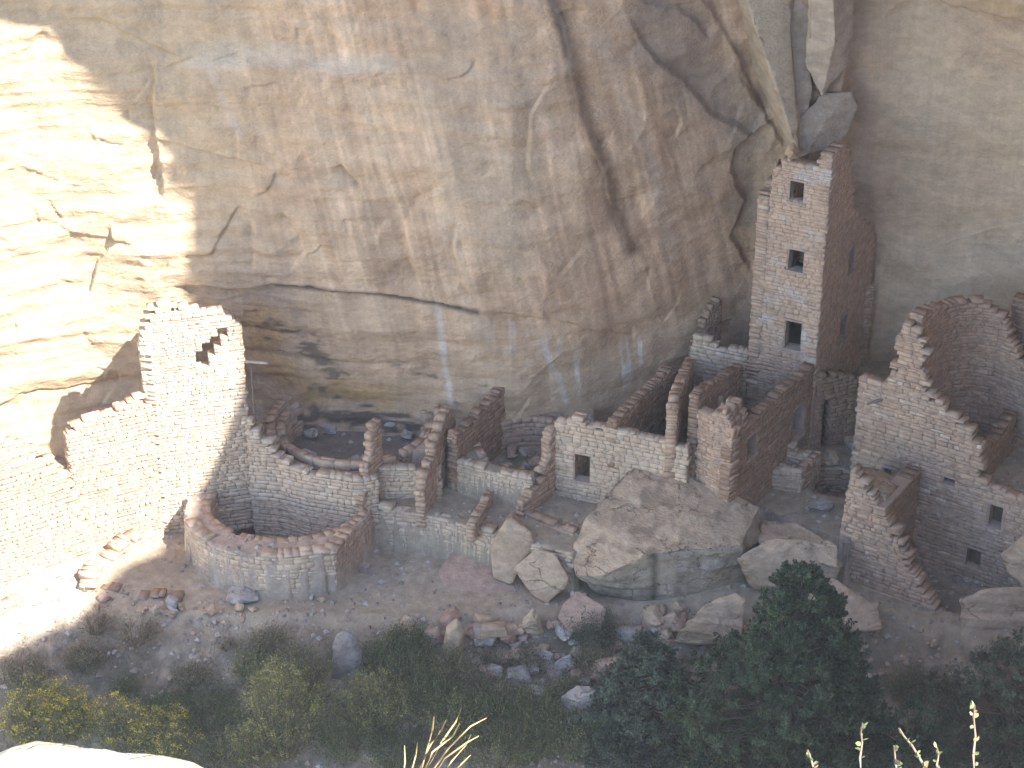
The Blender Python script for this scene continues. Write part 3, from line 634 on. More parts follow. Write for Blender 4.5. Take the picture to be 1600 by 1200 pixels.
# small enclosure in the upper court
EC = [G(1186, 762, 1.3), G(1251, 770, 1.3), G(1281, 742, 1.3)]
enc = thing('low_enclosure', 'small knee-high stone enclosure on the court floor beside the long side wall', 'enclosure', (*EC[1], 1.3))
masonry('front_wall', EC[:2], 1.1, lambda s: 2.05 - .02 * s, .28, pal='pale', seed=32, parent=enc, wash=.5, rel=.01)
masonry('side_wall', EC[1:], 1.1, lambda s: 2.03 + .06 * s, .28, pal='pink', seed=33, parent=enc, wash=.2)
e0 = G(1207, 738, 1.3)
masonry('rear_wall', [e0, V2(e0, (.86, -.5), 1.0)], 1.2, lambda s: 2.4 - .25 * s, .3, pal='pale', seed=34, parent=enc, wash=.6, rel=.01)
cel = masonry('cellar_wall', ell(HOLE, 250, -110, 30), -1.4, lambda s: 1.30, .3, pal='brown', seed=35)
tag(cel, 'dark stone-lined opening sunk in the court floor behind the low enclosure', 'pit', kind='thing')
tf = masonry('masonry_wall', [V2(TB, (.5, .3), .3), V2(TB, (1.0, .45), 1.9)], 1.1, [(0, 3.9), (.8, 3.6), (1.6, 3.3)], .4, holes=[(.25, .5, 1.4, 3.0)], pal='brown', seed=36, wash=.3)
tag(tf, 'dark lower wall with a tall slot doorway under the right side of the tower', 'wall', WG, 'thing')

# --- right-hand building
u3 = np.array([.839, -.545]); v3 = np.array([.545, .839])
FA = (8.64, -.51); FB = V2(FA, u3, 3.6)
UA = V2(FA, v3, 2.35); UB = V2(UA, u3, 7.5)
rb = thing('ruined_house', 'big ruined stone house at the right edge with a high stepped gable', 'house', (*FA, 0))
uz = [(1325, 590), (1341, 588), (1365, 594), (1386, 603), (1391, 598), (1396, 562), (1404, 515), (1412, 499), (1420, 506), (1436, 518), (1441, 535), (1446, 548), (1444, 572), (1445, 608), (1455, 618), (1466, 628), (1480, 640), (1497, 652), (1512, 670), (1524, 682), (1532, 700), (1533, 752), (1560, 764), (1600, 782), (1700, 815)]
o, hs = wallpx('front_wall', UA, UB, uz, -.6, th=.36, holes=[(1545, 790, 1565, 825), (1509, 858, 1531, 888), (1474, 747, 1491, 757), (1381, 732, 1391, 743)], pal='pink', seed=37, parent=rb, ch=.125, cw=.33, rel=.028, srange=(on_plane(UA, UB, 1338, 640)[0], 7.5))
for i, h in enumerate(hs): window_frame(rb, h, .36, seed=40 + i, name='window' if i < 2 else 'vent_hole')
fp = [(1318, 722), (1330, 732), (1345, 748), (1362, 772), (1376, 800), (1392, 822), (1406, 845), (1420, 870), (1432, 900), (1446, 925), (1460, 950), (1472, 975), (1485, 1000)]
o, hs = wallpx('buttress_wall', FA, FB, fp, -.5, th=.40, pal='tan', seed=38, parent=rb, ch=.13, cw=.32, rel=.03, taper=.06)
SS = V2(FA, u3, 1.3)
lz = [zat(*V2(FA, v3, .6), 715), zat(*V2(SS, v3, .6), 762)]
LEDGE_PTS = [(*V2(V2(FA, v3, a_), u3, b_), z_) for a_, b_, z_ in ((.3, .08, lz[0] - .1), (.3, 1.2, lz[1] - .1), (2.2, .12, 2.35), (2.2, 1.25, 2.1), (1.0, .05, lz[0] - .35), (1.0, 1.22, lz[1] - .15), (.3, .1, -.3), (.3, 1.2, -.3), (2.2, .1, -.3), (2.2, 1.2, -.3))]
zss = on_plane(FA, FB, 1383, 800)[1]
masonry('cross_wall', [V2(SS, v3, .1), V2(SS, v3, 2.34)], -.5, [(0, zss), (2.24, zss + .1)], .42, pal='brown', seed=40, parent=rb, ch=.12, cw=.28, wash=.35)
mk('wall_cap', *box_between(V2(V2(SS, v3, .0), u3, .06), V2(V2(SS, v3, 2.3), u3, .06), zss + .02, zss + .09, .05, .5), M_MUD, (.44, .32, .24), rb)
# curved tall back room
sL = on_plane(UA, UB, 1428, 560)[0]
p0 = V2(V2(UA, u3, sL), v3, .3); 
cur = [p0, V2(p0, v3, .8), V2(p0, v3, 1.5), V2(V2(p0, v3, 2.1), u3, .18), V2(V2(p0, v3, 2.5), u3, .6), V2(V2(p0, v3, 2.65), u3, 1.2), V2(V2(p0, v3, 2.55), u3, 1.9), V2(V2(p0, v3, 2.3), u3, 2.6), V2(V2(p0, v3, 1.9), u3, 3.3), V2(V2(p0, v3, 1.4), u3, 4.0)]
P_, D_ = arcpath(cur); tops = []
for i in range(len(cur)):
    zq = 7.0
    for _ in range(8):
        qx = proj((*cur[i], zq))[0]; zq = zat(*cur[i], float(np.interp(qx, [1413, 1440, 1480, 1520, 1540, 1560, 1575, 1588, 1596, 1602, 1620, 1700], [506, 490, 478, 468, 470, 490, 512, 535, 560, 590, 640, 680])))
    tops.append((D_[i], zq))
masonry('back_wall', cur, 1.8, tops, .36, pal='tan', seed=41, parent=rb, wash=.25, ch=.12, rel=.02)
s2 = on_plane(UA, UB, 1532, 720)[0]; q0 = V2(V2(UA, u3, s2), v3, .2)
q1 = V2(q0, v3, 2.4)
masonry('cross_wall', [q0, q1], 1.6, [(0, zat(*q0, 703)), (.8, zat(*V2(q0, v3, .8), 690)), (2.4, zat(*q1, 640))], .34, pal='brown', seed=42, parent=rb, wash=.3)
# further dark wall behind, at the picture's edge
r0 = V2(cur[5], v3, .8)
rr = [r0, V2(r0, u3, .9), V2(V2(r0, u3, 1.8), v3, -.2), V2(V2(r0, u3, 3.0), v3, -.7)]
masonry('outer_back_wall', rr, 1.8, [(0, zat(*rr[0], 470)), (.9, zat(*rr[1], 462)), (1.9, zat(*rr[2], 458)), (3.2, zat(*rr[3], 462))], .4, pal='brown', seed=43, parent=rb, ch=.12)
bm_ = on_plane(UA, UB, 1388, 625); bp = V2(UA, u3, bm_[0])
def beam(name, p, q, r, col, parent=None):
    p = np.array(p, float); q = np.array(q, float); d = q - p; L = np.linalg.norm(d); d /= L; a = np.cross(d, (0, 0, 1.)); a /= np.linalg.norm(a); b = np.cross(d, a)
    V = []; F = []; n = 9; m = 7
    for i in range(m):
        rr_ = r * (1 + .12 * math.sin(i * 2.1)) * (1 - .15 * i / m)
        for k in range(n):
            an = 2 * math.pi * k / n; V.append(p + d * L * i / (m - 1) + (a * math.cos(an) + b * math.sin(an)) * rr_ * (1 + .1 * math.sin(3 * an + i)))
    for i in range(m - 1):
        for k in range(n): F.append((i * n + k, i * n + (k + 1) % n, (i + 1) * n + (k + 1) % n, (i + 1) * n + k))
    F.append(tuple(range(n))[::-1]); F.append(tuple((m - 1) * n + k for k in range(n)))
    return mk(name, V, F, M_WOOD, col, parent, smooth=True)
beam('roof_beam', (*V2(bp, v3, .25), bm_[1]), (*V2(V2(bp, v3, -.35), u3, -.45), bm_[1] - .1), .045, (.25, .19, .15), rb)

# --- sunlit ruin on the left
DA, DB = (-9.79, 1.3), (-7.15, 2.0)
lh = thing('ruined_house', 'tall sunlit ruined house on the left with crumbling top and a wooden beam sticking out', 'house', (*DA, .3))
o, hs = wallpx('front_wall', DA, DB, [(216, 542), (222, 520), (230, 500), (240, 482), (262, 470), (280, 480), (300, 482), (330, 484), (355, 487), (368, 498), (376, 512), (386, 524)], -.1, th=.35, holes=[(307, 549, 325, 572), (318, 538, 334, 556), (330, 526, 344, 541), (342, 514, 354, 529)], pal='pale', seed=44, parent=lh, ch=.13, cw=.3, taper=.0, rel=.03)
e_ = V2(DA, (.1, 1), 3.4)
masonry('side_wall', [e_, DA], .2, [(0, zat(*e_, 462)), (1.2, zat(*V2(DA, (.1, 1), 2.2), 478)), (2.2, zat(*V2(DA, (.1, 1), 1.2), 500)), (3.4, zat(*DA, 545))], .3, pal='pale', seed=45, parent=lh, rel=.03)
zb_ = zat(*DB, 569)
beam('roof_beam', (DB[0] - .1, DB[1] + .15, zb_), (DB[0] + .62, DB[1] + .0, zb_ + .03), .045, (.42, .34, .26), lh)
pz0, pz1 = zat(DB[0] + .12, DB[1] + .1, 655), zat(DB[0] + .12, DB[1] + .1, 578)
beam('door_post', (DB[0] + .12, DB[1] + .12, pz0), (DB[0] + .13, DB[1] + .16, pz1), .035, (.22, .17, .12), lh)
LA, LB = (-11.75, .2), (-9.6, 1.25)
o, hs = lone_wall('sunlit wall with stepped top joined to the left side of the tall ruin', LA, LB, [(104, 690), (112, 668), (128, 652), (150, 652), (165, 650), (176, 640), (198, 634), (210, 622), (222, 622), (232, 632), (244, 640)], -.1, pal='tan', seed=47, rel=.03)
L3A, L3B = G(-60, 960, 0), (-11.35, -.12)
lone_wall('lowest sunlit wall at the left edge of the ruins, sloping down to the left', L3A, L3B, [(-70, 690), (0, 690), (30, 694), (60, 702), (85, 722), (104, 742), (118, 770), (130, 820)], -.3, pal='tan', seed=48, rel=.03)
lw1 = masonry('masonry_wall', [G(-40, 985, 0), G(40, 950, 0), G(96, 885, 0)], -.3, lambda s: .32 + .1 * math.sin(s * 3) + .04 * s, .4, ch=.14, pal='tan', seed=49, rel=.04)
tag(lw1, 'low crumbling wall stub in bright sun at the far left', 'wall', WG, 'thing')
lw2 = masonry('masonry_wall', [G(152, 935, 0), G(160, 905, 0), G(205, 870, .1), G(246, 838, .3)], -.2, lambda s: .42 + .12 * math.sin(s * 4) + .08 * s, .45, ch=.15, pal='tan', seed=50, rel=.05)
tag(lw2, 'low rubble wall stub half in shade between the sunlit ruin and the round room', 'wall', WG, 'thing')
lw3 = masonry('masonry_wall', [G(146, 930, -.1), G(215, 945, -.1), G(290, 950, -.2)], -.6, lambda s: .12 + .08 * math.sin(s * 4), .35, ch=.16, pal='brown', seed=51, rel=.05)
tag(lw3, 'line of half-buried foundation stones below the low rubble wall stub', 'wall', WG, 'thing')
# ================================================================== BOULDERS AND RUBBLE
ROCKC = {'tan': ((.45, .33, .225), (.53, .40, .28)), 'pink': ((.42, .29, .22), (.47, .33, .25)), 'grey': ((.38, .33, .29), (.47, .42, .37)), 'yellow': ((.43, .34, .25), (.49, .40, .31)), 'rim': ((.62, .57, .48), (.60, .50, .27)), 'dark': ((.27, .24, .21), (.34, .30, .26))}
def hull(name, pts, kind='tan', seed=0, bevel=.05, cuts=3, disp=.03, parent=None, streak=0):
    bm = bmesh.new()
    for p in pts: bm.verts.new(p)
    r = bmesh.ops.convex_hull(bm, input=bm.verts)
    bmesh.ops.delete(bm, geom=[v for v in bm.verts if not v.link_faces], context='VERTS')
    bmesh.ops.dissolve_limit(bm, angle_limit=.06, verts=bm.verts, edges=bm.edges)
    try: bmesh.ops.bevel(bm, geom=list(bm.edges), offset=bevel, segments=2, profile=.6, affect='EDGES', clamp_overlap=True)
    except Exception: pass
    bmesh.ops.triangulate(bm, faces=bm.faces)
    target = .07 if cuts > 3 else (.10 if cuts > 2 else .2)
    for _ in range(cuts):
        E = [e for e in bm.edges if e.calc_length() > target]
        if E: bmesh.ops.subdivide_edges(bm, edges=E, cuts=1); bmesh.ops.triangulate(bm, faces=bm.faces)
    bm.normal_update()
    V = np.array([v.co[:] for v in bm.verts]); N = np.array([v.normal[:] for v in bm.verts]); F = [tuple(v.index for v in f.verts) for f in bm.faces]
    bm.free()
    sz = (V.max(0) - V.min(0)).max(); f = 1.6 / max(sz, .3)
    n = fbm(V[:, 0] * f, V[:, 1] * f, V[:, 2] * f, seed, 4); n2 = fbm(V[:, 0] * 3, V[:, 1] * 3, V[:, 2] * 6, seed + 3, 4)
    rid = 1 - np.abs(fbm(V[:, 0] * f * 1.5 + 3, V[:, 1] * f * 1.5, V[:, 2] * f * 2.5, seed + 2, 3)) * 3; lay = noise(V[:, 0] * .4, V[:, 1] * .4, V[:, 2] * 7, seed + 4)
    V2_ = V + N * (disp * sz * .55 * n + disp * (.6 * n2 + .6 * lay) - disp * .5 * np.clip(rid, 0, 1) ** 3)[:, None]
    a, b = ROCKC[kind]; c = colmix(a, b, sstep(-.3, .3, n2 + .6 * n))
    if streak:
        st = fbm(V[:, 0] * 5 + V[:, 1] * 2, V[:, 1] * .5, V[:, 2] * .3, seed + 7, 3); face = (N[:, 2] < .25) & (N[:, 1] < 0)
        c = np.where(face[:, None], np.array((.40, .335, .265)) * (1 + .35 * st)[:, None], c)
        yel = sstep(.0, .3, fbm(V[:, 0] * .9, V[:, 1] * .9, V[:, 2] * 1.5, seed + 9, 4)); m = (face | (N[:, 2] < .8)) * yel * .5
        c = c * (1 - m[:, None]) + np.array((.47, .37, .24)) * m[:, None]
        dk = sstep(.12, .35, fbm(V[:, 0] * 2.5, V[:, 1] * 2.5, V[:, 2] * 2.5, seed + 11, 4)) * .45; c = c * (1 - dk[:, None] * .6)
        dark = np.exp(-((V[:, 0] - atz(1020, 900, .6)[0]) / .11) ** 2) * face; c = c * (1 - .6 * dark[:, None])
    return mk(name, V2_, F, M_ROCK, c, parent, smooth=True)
hull('rubble_fill', LEDGE_PTS, 'tan', 4, bevel=.06, cuts=5, disp=.07, parent=rb)
def pxr(L): return [atz(*p) for p in L]
BG = 'large fallen boulders below the ruins'
def boulder(label, L, kind='tan', seed=0, **kw):
    o = hull('boulder', pxr(L), kind, seed, **kw); return tag(o, label, 'boulder', BG, 'thing')
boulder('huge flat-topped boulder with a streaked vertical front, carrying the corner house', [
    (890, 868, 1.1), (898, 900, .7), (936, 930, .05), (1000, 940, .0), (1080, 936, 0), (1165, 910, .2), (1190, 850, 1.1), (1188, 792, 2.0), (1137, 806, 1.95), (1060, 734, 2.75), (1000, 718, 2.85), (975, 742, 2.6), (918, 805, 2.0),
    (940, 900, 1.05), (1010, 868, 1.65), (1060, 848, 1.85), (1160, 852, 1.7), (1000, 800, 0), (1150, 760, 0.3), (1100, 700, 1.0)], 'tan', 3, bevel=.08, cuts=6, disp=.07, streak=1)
boulder('tall upright wedge boulder leaning against the row of blocks', [(790, 812, 1.95), (800, 808, 1.98), (832, 832, 1.6), (836, 850, 1.25), (800, 914, .15), (770, 905, .2), (765, 860, .95), (772, 840, 1.4), (800, 800, 1.2), (826, 830, 1.0), (780, 870, .2), (815, 870, .2)], 'tan', 5, cuts=5)
boulder('diamond-shaped boulder with a pale face, tipped on its corner', [(802, 888, .75), (835, 858, 1.35), (866, 864, 1.3), (890, 903, .75), (888, 915, .5), (855, 945, .0), (830, 930, .2), (815, 880, .2), (870, 880, .2), (885, 890, .3)], 'tan', 6, cuts=5, bevel=.03)
boulder('flat smooth reddish rock slab in front of the pale retaining wall', [(682, 890, .12), (690, 925, -.05), (735, 958, -.25), (800, 960, -.3), (825, 925, -.05), (815, 880, .2), (745, 850, .34), (705, 862, .25), (760, 890, -.5), (740, 895, .22), (775, 915, .12), (720, 940, -.6), (800, 930, -.6)], 'pink', 7, bevel=.12, cuts=5, disp=.03)
boulder('reddish boulder half hidden behind a green shrub under the huge boulder', [(870, 965, .2), (880, 940, .65), (905, 922, .85), (950, 950, .5), (940, 985, 0), (890, 990, -.2), (900, 950, -.3)], 'pink', 8, cuts=3)
boulder('wedge-shaped grey rock jammed between the tower top and the hanging rib', [(1230, 228, 11.0), (1240, 222, 11.1), (1252, 236, 10.8), (1250, 250, 10.4), (1232, 250, 10.4), (1226, 240, 10.7), (1240, 236, 10.3), (1240, 240, 11.2)], 'tan', 21, cuts=3, bevel=.02)
boulder('jagged orange-tan boulder left of the dark juniper', [(1050, 1005, -.4), (1060, 985, .1), (1100, 945, .9), (1150, 925, 1.2), (1165, 935, 1.1), (1160, 1000, .1), (1110, 1010, -.4), (1120, 980, -.3)], 'tan', 9, cuts=5, disp=.07)
boulder('rounded ledge boulder behind the top of the juniper', [(1150, 872, 1.3), (1160, 900, .6), (1175, 925, .2), (1300, 925, .3), (1320, 880, 1.0), (1260, 845, 1.55), (1200, 843, 1.6), (1180, 855, 1.5), (1230, 870, .2)], 'tan', 10, bevel=.10, cuts=5, disp=.07)
boulder('pale slab step below the foot of the right-hand house', [(1230, 905, .8), (1300, 900, .9), (1330, 925, .7), (1368, 945, .4), (1380, 985, 0), (1250, 985, 0), (1240, 950, .3)], 'tan', 11, cuts=5, disp=.06)
boulder('squared block lying at the foot of the right-hand house', [(1335, 955, .35), (1372, 952, .4), (1372, 968, .15), (1335, 968, .1), (1340, 945, .4), (1375, 940, .45), (1350, 960, -.2)], 'tan', 12, cuts=3, bevel=.02)
boulder('big round-topped boulder at the right edge below the two windows', [(1498, 935, .75), (1500, 1010, -.4), (1520, 1025, -.7), (1600, 1025, -.7), (1680, 1010, -.4), (1680, 930, .9), (1600, 918, 1.1), (1540, 920, 1.05), (1580, 950, -.6), (1650, 960, -.5)], 'tan', 13, bevel=.10, cuts=5, disp=.07)
boulder('smooth pale boulder at the right edge beside the lower window', [(1560, 870, 1.5), (1575, 900, 1.1), (1600, 925, .8), (1680, 925, .9), (1680, 860, 2.2), (1600, 835, 2.1), (1575, 850, 1.9), (1620, 880, .6)], 'tan', 14, bevel=.10, cuts=5, disp=.07)
boulder('flat boulder shelf between the court and the juniper top', [(1190, 810, 1.45), (1240, 815, 1.5), (1310, 850, 1.5), (1310, 890, 1.0), (1240, 865, 1.2), (1185, 850, 1.3), (1250, 850, .2), (1200, 840, .3)], 'tan', 15, bevel=.05, cuts=5, disp=.07)
def slope_boulder(label, outline, base, depth, kind, seed, **kw):
    gy = ground_hit(*base)[1]; cx = sum(p[0] for p in outline) / len(outline); cy = sum(p[1] for p in outline) / len(outline); P = []
    for px, py in outline: P.append(aty(px, py, gy + depth * .25)); P.append(aty(cx + (px - cx) * .85, cy + (py - cy) * .85, gy + depth))
    for px, py in outline: P.append(aty(cx + (px - cx) * .55, cy + (py - cy) * .6 + 3, gy - depth * .1))
    P.append(aty(base[0], base[1] + 10, gy + depth * .4)); o = hull('boulder', P, kind, seed, **kw); tag(o, label, 'boulder', BG, 'thing')
slope_boulder('narrow upright standing stone patched with dark lichen among the shrubs', [(517, 1058), (519, 1010), (526, 990), (540, 984), (553, 990), (566, 1015), (570, 1050), (560, 1066)], (545, 1066), .45, 'dark', 16, cuts=5, bevel=.04)
slope_boulder('pale upright boulder above the shrubs in the centre', [(690, 1010), (698, 975), (715, 964), (728, 985), (724, 1030), (695, 1034)], (706, 1034), .4, 'tan', 17, cuts=4)
slope_boulder('low wedge of pale rock pointing up, below the diamond-shaped boulder', [(806, 982), (832, 950), (842, 958), (850, 990), (822, 994)], (828, 994), .35, 'tan', 18, cuts=4, bevel=.02)
slope_boulder('whitish boulder right of the lower shrubs near the bottom', [(875, 1088), (900, 1070), (950, 1072), (985, 1085), (988, 1115), (950, 1142), (885, 1132)], (930, 1142), .8, 'grey', 19, cuts=4)
slope_boulder('flat pale block with a white face under the huge boulder', [(950, 990), (972, 978), (998, 984), (1002, 1006), (965, 1008)], (975, 1008), .5, 'grey', 20, cuts=4, bevel=.02)
slope_boulder('broad brownish rock slab in the slope above the whitish boulder', [(905, 1060), (930, 1030), (985, 1022), (1005, 1045), (985, 1066), (930, 1072)], (955, 1072), .8, 'pink', 23, cuts=4)
slope_boulder('rounded pinkish boulder touching the left side of the pale upright boulder', [(655, 1010), (662, 985), (685, 978), (692, 1000), (680, 1016)], (672, 1016), .35, 'pink', 24, cuts=4)
for k, (px, py, wx, hx, kd, lab) in enumerate([
    (375, 943, 58, 18, 'grey', 'flat pale slab lying at the base of the round room wall'),
    (640, 1003, 30, 26, 'pink', 'reddish stone on the slope just below the dusty plaza'),
    (745, 1000, 40, 30, 'pink', 'squat reddish stone below the smooth reddish slab'),
    (795, 1003, 30, 30, 'tan', 'pointed tan stone between the squat reddish stone and the wedge'),
    (905, 940, 30, 22, 'tan', 'small tan block tucked under the tipped boulder'),
    (845, 1048, 44, 34, 'grey', 'white-faced angular block in the rubble below the wedge of rock'),
    (880, 1046, 34, 26, 'grey', 'pale squared block right of the white-faced angular block'),
    (810, 1075, 46, 34, 'grey', 'grey lichen-spotted block at the lower edge of the rubble'),
    (770, 1060, 30, 24, 'grey', 'grey rounded block at the left end of the rubble'),
    (835, 1093, 40, 28, 'grey', 'grey slab at the bottom of the rubble above the shrubs'),
    (868, 1090, 34, 22, 'grey', 'small pale slab beside the grey slab at the bottom of the rubble'),
    (1015, 985, 40, 26, 'pink', 'dusky pink rock right of the flat pale block'),
    (1030, 965, 26, 30, 'tan', 'spiky broken stone under the right end of the huge boulder'),
    (1060, 960, 26, 26, 'tan', 'small broken stone beside the jagged orange-tan boulder'),
    (570, 888, 24, 15, 'pink', 'loose stone lying at the foot of the round room side wall'),
    (245, 960, 22, 22, 'tan', 'rounded stone below the foundation stones on the left'),
    (268, 952, 22, 26, 'grey', 'grey egg-shaped stone left of the round room base'),
    (590, 1190, 60, 26, 'grey', 'grey slab poking up at the bottom edge right of the bright foreground rock'),
    (1285, 800, 46, 14, 'grey', 'pale slab lying on the court floor by the right-hand house'),
    (1175, 1000, 30, 30, 'tan', 'small block beside the left flank of the juniper'),
    ]):
    g = ground_hit(px, py + 4); s = 1 / 57.; R = np.random.default_rng(900 + k)
    a, b, c = wx * s / 2, wx * s / 2 * .8, hx * s * .55
    pts = R.normal(size=(16, 3)); pts /= np.linalg.norm(pts, axis=1)[:, None]; pts = np.sign(pts) * np.abs(pts) ** .7
    pts = pts * (a, b, c) * R.uniform(.85, 1.1, (16, 1)) + g + (0, b * .8, c * .75)
    tag(hull('boulder', pts, kd, 50 + k, bevel=.015, cuts=3, disp=.05), lab, 'boulder', BG, 'thing')

# the hanging rib above the tower: angular blocks of the same cliff
def rib(pts, seed, col):
    o = hull('cliff_rib', [aty(*p) for p in pts], 'tan', seed, bevel=.04, cuts=5, disp=.04); o.data.materials.clear(); o.data.materials.append(M_CLIFF)
    a = o.data.color_attributes['col']; n = len(o.data.vertices); c = np.ones(n * 4, np.float32); a.data.foreach_get('color', c); c = c.reshape(-1, 4); c[:, :3] = c[:, :3] / c[:, :3].mean(0) * col; a.data.foreach_set('color', c.ravel()); tag(o, kind='structure')
rib([(1150, -60, 5.5), (1186, 60, 5.15), (1212, 130, 4.95), (1247, 243, 4.75), (1125, -60, 6.8), (1182, 120, 6.6), (1228, 232, 6.2), (1228, -60, 6.0), (1236, 100, 5.7), (1250, 205, 5.3), (1200, -60, 8), (1245, 200, 7.6)], 401, (.46, .355, .245))
rib([(1222, -60, 6.0), (1230, 60, 5.9), (1236, 160, 5.6), (1262, -60, 6.1), (1264, 60, 6.0), (1268, 150, 5.7), (1248, 215, 5.5), (1250, -60, 7.5), (1250, 170, 7.5)], 402, (.44, .35, .26))
rib([(1262, -60, 5.5), (1266, 40, 5.3), (1258, 105, 5.5), (1300, -60, 5.1), (1306, 60, 5.0), (1334, -60, 5.9), (1334, 50, 5.8), (1326, 100, 5.7), (1284, 150, 5.4), (1300, -60, 8), (1300, 110, 7.6)], 403, (.46, .36, .265))
rib([(1244, 190, 5.4), (1284, 146, 5.8), (1330, 142, 5.9), (1340, 165, 5.9), (1330, 200, 5.8), (1312, 230, 5.6), (1262, 240, 5.2), (1250, 246, 5.2), (1290, 190, 5.3), (1300, 160, 8), (1290, 230, 7.5)], 404, (.45, .355, .265))

# small stones: a few shapes, copied
protos = []
for k in range(9):
    R = np.random.default_rng(700 + k); pts = R.normal(size=(13, 3)); pts /= np.linalg.norm(pts, axis=1)[:, None]; pts = np.sign(pts) * np.abs(pts) ** .7 * (1, .8, .6)
    o = hull('rubble_stone', pts, ['tan', 'pink', 'grey'][k % 3], 70 + k, bevel=.1, cuts=2, disp=.06); protos.append(o)
RG = 'small loose stones scattered over the slope and ledges'
used = [0] * 9; nst = 0
def stone(p, sz, k=None, grp=RG, lab='small loose weathered stone lying among the rubble below the ruins'):
    global nst
    k = random.randrange(9) if k is None else k
    o = protos[k] if not used[k] else protos[k].copy()
    if used[k]: COL.objects.link(o)
    used[k] = 1; o.location = p; o.scale = (sz * random.uniform(.8, 1.3), sz * random.uniform(.8, 1.2), sz * random.uniform(.7, 1.2)); o.rotation_euler = (random.uniform(-.4, .4), random.uniform(-.4, .4), random.uniform(0, 6.3))
    tag(o, lab, 'stone', grp, 'thing'); nst += 1
def scatter(poly, n, s0, s1, **kw):
    xs = [p[0] for p in poly]; ys = [p[1] for p in poly]; k = 0
    while k < n:
        px, py = random.uniform(min(xs), max(xs)), random.uniform(min(ys), max(ys))
        if not inpoly(np.array([px]), np.array([py]), poly)[0]: continue
        g = ground_hit(px, py); sz = random.uniform(s0, s1) ** 1.0
        if random.random() < .6: sz *= .6
        stone((g[0], g[1], g[2] + sz * .15), sz, **kw); k += 1
scatter([(600, 985), (690, 960), (860, 980), (1050, 945), (1170, 940), (1160, 1030), (900, 1060), (740, 1050), (600, 1010)], 60, .08, .24)
scatter([(670, 970), (860, 985), (1050, 950), (1100, 1000), (930, 1060), (740, 1040)], 34, .20, .42)
scatter([(740, 1030), (920, 1020), (930, 1100), (850, 1110), (760, 1080)], 40, .10, .27)
scatter([(140, 930), (300, 950), (500, 935), (520, 955), (330, 985), (150, 975)], 45, .06, .2)
scatter([(1230, 990), (1480, 980), (1480, 1050), (1250, 1040)], 30, .05, .18)
scatter([(1240, 1000), (1400, 1000), (1400, 1100), (1300, 1100)], 10, .05, .12)
scatter([(0, 1000), (400, 980), (500, 1040), (300, 1100), (0, 1080)], 25, .04, .14)
for k in range(26):        # rubble in the collapsed pit and on the ledge at the cliff foot
    a = random.uniform(0, 6.28); r = math.sqrt(random.random()) * .9
    stone((KC[0] + KC[2] * r * math.cos(a), KC[1] + KC[3] * r * math.sin(a), 1.25 + .25 * random.random() * (1 - r) + .1), random.uniform(.07, .25), grp='stones fallen into the collapsed pit', lab='stone fallen into the rubble-filled round pit')
for k in range(16):
    a = random.uniform(0, 6.28); stone((KB[0] + KB[2] * .8 * math.cos(a), KB[1] + .2 + KB[3] * .6 * math.sin(a), 1.4), random.uniform(.1, .32), k=2 + 3 * random.randrange(3), grp='stones lying in the plastered pit room', lab='grey stone lying on the floor of the plastered round pit')
for k in range(14):
    x = random.uniform(8.7, 10.3); stone((x, random.uniform(2.7, 4.2), 1.35), random.uniform(.08, .3), grp='stones heaped behind the court', lab='stone heaped at the back of the court by the tower foot')
# branches in the collapsed pit
bt = 'old branches lying in the collapsed pit'
for k in range(7):
    a = random.uniform(0, 3.1); p = np.array([KC[0] + random.uniform(-.4, .9), KC[1] + random.uniform(-.5, .3), 1.5]); d = np.array([math.cos(a), math.sin(a), random.uniform(-.1, .35)]) * random.uniform(.5, .9)
    tag(beam('branch', p - d * .5, p + d * .5, .022, (.30, .24, .19)), 'dead branch fallen across the stones in the collapsed round pit', 'branch', bt, 'thing')
# gravel: too many to count
gv = []; gf = []; gc = []
def pebble(p, r):
    b = len(gv); R = random.random
    q = [(1, 0, 0), (0, 1, 0), (-1, 0, 0), (0, -1, 0), (0, 0, .7), (0, 0, -.5)]
    an = R() * 6.3; ca, sa = math.cos(an), math.sin(an)
    for x, y, z in q:
        x *= r * (.7 + .6 * R()); y *= r * (.7 + .6 * R()); z *= r; gv.append((p[0] + x * ca - y * sa, p[1] + x * sa + y * ca, p[2] + z))
    gf.extend([(b, b + 1, b + 4), (b + 1, b + 2, b + 4), (b + 2, b + 3, b + 4), (b + 3, b, b + 4), (b + 1, b, b + 5), (b + 2, b + 1, b + 5), (b + 3, b + 2, b + 5), (b, b + 3, b + 5)])
    c = random.choice([(.42, .33, .26), (.36, .28, .22), (.48, .42, .36), (.30, .25, .21)]); gc.extend([c] * 6)
xs = RNG.uniform(-16, 17, 20000); ys = RNG.uniform(-10, 5.5, 20000); dens = fbm(xs * .5, ys * .5, 0, 77, 3) + .5 * sstep(-1.5, -3, ys)
zs = terrain(xs, ys)
for x, y, z, d in zip(xs, ys, zs, dens):
    if d > RNG.uniform(-.5, .6): pebble((x, y, z), RNG.uniform(.2, 1) ** 4 * .12 + .008)
tag(mk('gravel', np.array(gv), gf, M_ROCK, np.array(gc)), 'scattered gravel and pebbles over the slope and floors', kind='stuff')

